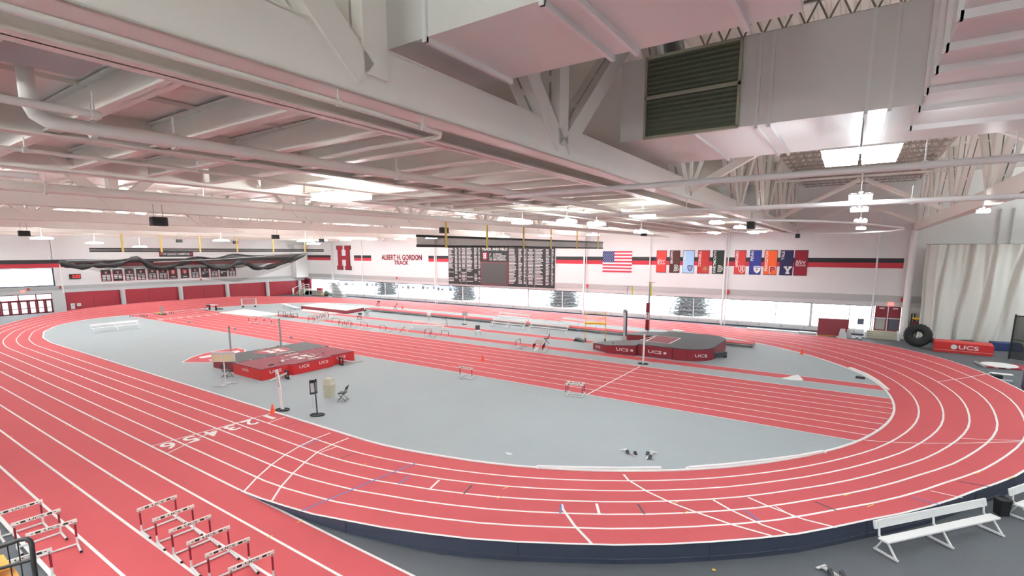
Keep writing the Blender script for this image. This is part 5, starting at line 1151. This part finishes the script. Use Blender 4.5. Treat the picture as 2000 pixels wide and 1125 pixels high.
for i, x in enumerate((9.6, 10.4, 11.6)): tag(MB().tube([(x, YW-.2, 8.2), (x, YW-.2, 11.2)], .07, 8).build('wall_pipe', M['wall_pale']), 'pale pipe on the grey wall above the canvas curtain, %s from the left' % ORD[i], 'pipe', 'pipes above the curtain')
# tyre
t = thing('tractor_tire', 'huge black tractor tire leaning by the thick white column', 'tire', g(1790, 677)+V((0, 0, 0)), math.radians(-4)); R1, r1 = .62, .36
m = MB(); vs = []; nn, kk = 40, 14
for i in range(nn):
    a = 2*math.pi*i/nn
    for k in range(kk):
        b = 2*math.pi*k/kk; rr2 = R1+.32*math.cos(b)+(.025 if (i % 2 and abs(b) < .9) else 0); vs.append((rr2*math.cos(a), .28*math.sin(b)*(1.1), rr2*math.sin(a)+.95))
m.add(vs, [(i*kk+k, i*kk+(k+1) % kk, ((i+1) % nn)*kk+(k+1) % kk, ((i+1) % nn)*kk+k) for i in range(nn) for k in range(kk)], 0, True); m.build('tread', M['rubber'], t); t.rotation_euler = (math.radians(-8), 0, math.radians(-4))
t = thing('landing_cushion', 'long red foam landing cushion with white lettering in front of the canvas curtain', 'landing mat', (g(1881, 691).x, g(1881, 691).y+.75, 0), rz_of(g(1822, 686), g(1940, 697))); Lm = (g(1940, 697)-g(1822, 686)).length
MB().rbox((0, 0, 0), (Lm, 1.5, .82), .07).build('foam_block', M['bright_red'], t); e_ = MB().text('UCS', (-.25, -.756, .33), (1.15, 0, 0), (0, 0, .3)); e_.slab([(.19*math.cos(k*.4488), .19*math.sin(k*.4488)) for k in range(14)], (-.52, -.752, .47), X_, Z_, .006); e_.build('lettering', M['white_mark'], t)
MB().beam((-Lm/2, -.76, .18), (Lm/2, -.76, .2), .02, .02).build('strap', M['cream'], t)
t = thing('shot_put_platform', 'shot put platform with grey circle and burgundy edge at the far right', 'throwing circle', (g(1955, 716).x, g(1955, 716).y, 0), math.radians(8)); MB().bbox((-1.05, -.85, 0), (1.25, .85, .09)).build('board', M['maroon'], t); MB().bbox((-1.2, -.9, 0), (-1.02, .9, .1)).build('edge', M['grey_metal'], t)
MB().lathe([(.01, 0), (.92, 0), (.92, .015), (.01, .015)], (-.1, 0, .09), 28).build('circle', mat('circle_grey', (.45, .45, .43), .6), t); MB().lathe([(.92, 0), (.97, 0), (.97, .03), (.92, .03)], (-.1, 0, .09), 28).build('rim', M['white'], t)
e_ = MB()
for x in (-.5, .1, .9): e_.bbox((x-.12, -.856, .02), (x+.12, -.85, .07))
e_.build('edge_label', M['white_mark'], t)
# net frame, purple mat, things at the right edge
t = thing('net_cage', 'dark netted frame standing at the right edge of the photo', 'cage', (g(1976, 707).x+.4, g(1976, 707).y+1.2, 0)); q = MB()
for x, y in ((-.35, 0), (.55, -.6), (1.4, -.9)): q.tube([(x, y, 0), (x+.05, y, 3.3)], .05, 8)
q.tube([(-.35, 0, 3.2), (.6, -.6, 3.2), (1.4, -.9, 3.2)], .04, 6); q.tube([(-.35, 0, 1.5), (.55, -.6, 1.4)], .03, 6); q.build('frame', M['black'], t); q = MB(); q.quad((-.35, 0, .05), (.55, -.6, .05), (.6, -.6, 3.2), (-.3, 0, 3.2)); q.quad((.55, -.6, .05), (1.4, -.9, .05), (1.45, -.9, 3.2), (.6, -.6, 3.2)); q.build('netting', M['net'], t)
tag(MB().bbox((-.5, -.3, 0), (.5, .3, 1.1)).build('purple_mat', M['purple']), 'purple vinyl block cut off by the right edge of the photo', 'mat').location = (g(2004, 760).x+.35, g(2004, 760).y, 0)
tag(MB().bbox((-.9, -.5, 0), (.9, .5, .6)).build('blue_mat', M['blue_mat']), 'dark blue mat under the hem of the canvas curtain', 'mat').location = (g(1965, 692).x+.3, 54.6, 0)
pbk = flat(g(1946, 738)); tag(MB().rbox((0, 0, 0), (.55, .35, .22), .06).build('black_bag', M['black']), 'black bag on the dark floor beside the shot put platform', 'bag').location = pbk
tag(MB().rbox((0, 0, 0), (.75, .4, .12), .03).build('grey_bin_tray', mat('pale_tray', (.35, .4, .47), .5)), 'pale grey tray on the floor right of the outer lane', 'tray').location = flat(g(1962, 746))
tag(MB().bbox((-.5, -.25, 0), (.5, .25, .03)).build('white_mat', M['white']), 'white sheet on the floor at the outer edge of the right bend', 'sheet').location = flat(g(1938, 730))+V((.5, .2, 0))
# rack behind the tyre
t = thing('storage_rack', 'black storage rack with yellow tray and red crate behind the tractor tire', 'rack', (4.95, 56.55, 0))
for x in (-.3, -.1): MB().beam((x, 0, 0), (x, 0, 2.35), .1, .1).build('post', M['black'], t)
MB().lathe([(.0, 0), (.55, 0), (.6, .16), (.5, .16)], (.3, 0, 1.85), 14).build('yellow_tray', M['yellow'], t); q = MB(); q.bbox((-.25, -.2, .8), (.5, .3, 1.6)); q.build('crate', M['maroon'], t); MB().bbox((-.15, -.22, .9), (.42, -.2, 1.5)).build('crate_front', M['charcoal'], t)
# items by the right windows
pa, pb_ = g(1596, 655), g(1656, 659); t = thing('crash_pad', 'large maroon padded panel leaning against the right windows', 'panel', flat((pa+pb_)/2), rz_of(pa, pb_)); Lp = (pb_-pa).length
MB().hexa([(-Lp/2, 0, .08), (Lp/2, 0, .08), (Lp/2, .12, .08), (-Lp/2, .12, .08), (-Lp/2, .25, 1.62), (Lp/2, .25, 1.62), (Lp/2, .37, 1.62), (-Lp/2, .37, 1.62)]).build('pad', M['maroon_dark'], t); MB().bbox((-Lp/2, -.05, 0), (Lp/2-.9, .2, .08)).build('plank', M['wood'], t)
for i, (px, py, h, w_, lb) in enumerate(((1645, 661, .85, .7, 'white tapered stand in front of the maroon panel'), (1657, 660, .75, .5, 'grey tapered stand beside the maroon panel'))):
    tag(MB().hexa([(-w_/2, -.3, 0), (w_/2, -.3, 0), (w_/2, .3, 0), (-w_/2, .3, 0), (-w_*.3, -.1, h), (w_*.2, -.1, h), (w_*.2, .2, h), (-w_*.3, .2, h)]).build('tapered_stand', M['wall_pale'] if i == 0 else M['wall_grey']), lb, 'stand', 'tapered stands by the maroon panel').location = flat(g(px, py))
tag(MB().bbox((-.13, -.13, 0), (.13, .13, 1.25)).build('white_tube', M['wall_pale']), 'short white column standing between the tapered stands', 'post').location = flat(g(1652, 657))
tag(MB().bbox((-.25, -.02, -.28), (.25, .02, .28)).build('window_notice', M['car_glass']), 'small dark notice on the window left of the maroon doors', 'notice').location = gY(1681, 628, YW-.06)
for i, (px, py) in enumerate(((1668, 663), (1674, 661), (1680, 664), (1684, 661))): tag(MB().rbox((0, 0, 0), (.3, .22, .16), .04).build('gear_box', M['grey_metal']), 'small grey gear piece on the floor left of the steps, %s from the left' % ORD[i], 'gear', 'gear pieces left of the steps').location = flat(g(px, py))
for i, (pA, pB) in enumerate((((1459, 645), (1558, 649.5)), ((1561, 650.5), (1594, 653)))):
    a, b = g(*pA), g(*pB); c = (a+b)/2; tag(MB().bbox((-(b-a).length/2, -.2, 0), ((b-a).length/2, .2, .18)).build('white_plank', M['white']), 'white plank at the foot of the window wall, %s' % ('longer, left', 'shorter, right')[i], 'plank', 'planks at the window wall').location = (c.x, min(c.y, YW-.4), 0)
    bpy.data.objects[-1].name if False else None
# far corner: stairs, rail, stacked mats
t = thing('corner_stairs', 'small stairs with white handrails in the far left corner', 'stairs', (-81.5, 55.6, 0)); q = MB()
for k in range(4): q.bbox((-2.6+.35*k, -1.2, 0), (-1.2+.0, .9, 1.0-.25*k)) if False else q.bbox((-3.2, -1.4+.3*k, 0), (-1.2, 1.0, .25*(k+1)))
q.build('treads', M['concrete'], t); q = MB()
for z in (.7, 1.15): q.tube([(-1.1, -1.8, z), (-1.0, -.9, z+.75), (-.3, -.4, z+.8)], .055, 7)
for p in ((-1.1, -1.8, 1.15), (-1.0, -.9, 1.9), (-.3, -.4, 1.95)): q.tube([(p[0], p[1], 0), p], .05, 7)
q.tube([(-3.4, -1.6, 0), (-3.4, -1.6, 1.2)], .16, 8); q.tube([(-3.4, -1.5, 1.15), (-3.2, .5, 2.0)], .05, 6); q.build('handrail', M['white'], t)
t = thing('mat_stack', 'stack of grey and white boards in front of the far windows', 'stack', (gY(664, 575, 56.3).x, 56.0, 0)); rd = random.Random(3)
for k in range(9):
    x = rd.uniform(-.2, .2)-.1*k+.5; MB().bbox((-1.6+x-.1, -.4, .27*k), (1.3+x-.12*k, .4, .27*k+.2)).build('board', M['wall_grey'] if k % 2 else M['wall_pale'], t)
t = thing('bleacher_row', 'low white-topped seating row in front of the far corner windows', 'seating', (gY(624, 577, 56.0).x, 55.9, 0)); MB().bbox((-1.9, -.4, .75), (1.7, .4, .9)).build('top', M['white'], t); MB().bbox((-1.7, -.3, 0), (1.0, .3, .75)).build('base', M['concrete'], t)
tag(MB().rbox((0, 0, 0), (1.3, .5, .45), .05).build('maroon_box', M['maroon']), 'small maroon box on top of the white seating row in the far corner', 'box').location = (gY(625, 570, 55.8).x, 55.8, .9)
tag(MB().lathe([(.3, 0), (.38, .2), (.3, .55), (.1, .65)], (gY(633, 579, 55.4).x, 55.4, 0), 12).build('orange_bag', mat('tan_bag', (.62, .36, .2), .7)), 'tan bag beside the white seating row in the far corner', 'bag')
tag(MB().lathe([(.2, 0), (.42, .2), (.4, .7), (.15, .9)], (gY(638, 577, 55.6).x, 55.6, 0), 10).build('dark_plant_pot', mat('dark_green_bag', (.06, .1, .07), .8)), 'dark green bag beside the tan bag in the far corner', 'bag')

# ================================================================== FOREGROUND
t = thing('waste_bin', 'black square waste bin between the two silver benches at right', 'waste bin', flat(g(1955, 1004)), math.radians(30)); t.scale = (.62, .62, .8); MB().hexa([(-.2, -.2, 0), (.2, -.2, 0), (.2, .2, 0), (-.2, .2, 0), (-.24, -.24, .6), (.24, -.24, .6), (.24, .24, .6), (-.24, .24, .6)]).build('body', M['black'], t); q = MB()
for a_, b_ in (((-.25, -.25), (.25, -.21)), ((-.25, .21), (.25, .25)), ((-.25, -.25), (-.21, .25)), ((.21, -.25), (.25, .25))): q.bbox((a_[0], a_[1], .58), (b_[0], b_[1], .64))
q.build('rim', M['charcoal'], t)
tag(MB().lathe([(.02, 0), (.05, .0), (.05, .01), (.02, .015)], flat(g(1394, 1113)), 10).build('floor_scrap', M['tape_yellow']), 'tiny tan scrap on the dark floor at the bottom', 'scrap')
# guard rail and bleacher seats at the bottom left
def gz(x, y, s): return CAM+ray(x, y)*s
SD = 6.0
t = thing('guard_rail', 'black tubular guard rail in the bottom left corner', 'railing', (-7.85, 1.35, 0)); B0 = V((-7.85, 1.35, 0))
topp = [gz(-90, 1094, SD), gz(-20, 1074, SD), gz(20, 1061, SD), gz(40, 1054, SD), gz(52, 1052.5, SD), gz(59, 1056, SD), gz(62, 1063, SD), gz(63.5, 1075, SD)]; bt = gz(70, 1130, SD)
q = MB(); q.tube([p-B0 for p in topp]+[gz(66, 1100, SD)-B0, bt-B0, V((bt.x, bt.y, 0))-B0], .026, 10); q.build('top_rail', M['black'], t)
q = MB(); pA, pB = gz(-90, 1135, SD), gz(66, 1092, SD); q.tube([pA-B0, pB-B0], .022, 8); q.build('middle_rail', M['black'], t)
q = MB()
for px, dy_ in ((-40, 0), (-14, 0), (19, 0), (40, 0)):
    f_ = (px+90)/(59+90); a = topp[0]+(topp[4]-topp[0])*f_; e = pA+(pB-pA)*f_
    q.tube([a-B0, V((a.x, a.y, e.z))-B0], .007, 5); q.tube([V((a.x, a.y, e.z))-B0, V((a.x, a.y, e.z-1.0))-B0], .007, 5)
q.build('baluster', M['black'], t)
t = thing('bleacher_bench', 'orange wooden bleacher boards behind the black guard rail', 'bleacher', (0, 0, 0)); b0 = [gz(x, y, 6.6) for x, y in ((0, 1084), (7, 1083), (20, 1102), (-60, 1130), (-60, 1100))]; b1 = [gz(x, y, 6.4) for x, y in ((9, 1115), (28, 1108), (60, 1160), (-60, 1180), (-40, 1130))]
for pl in (b0, b1):
    zz = sum(p.z for p in pl)/5; pts = [V((CAM.x+(p-CAM).x*((zz-CAM.z)/(p-CAM).z), (p-CAM).y*((zz-CAM.z)/(p-CAM).z), zz)) for p in pl]
    MB().prism([(p.x, p.y) for p in pts][::-1], zz-.06, zz).build('plank', M['wood'], t)
    c = sum(pts, V())/5; MB().bbox((c.x-.05, c.y-.05, 0), (c.x+.05, c.y+.05, zz-.06)).build('support', M['black'], t)
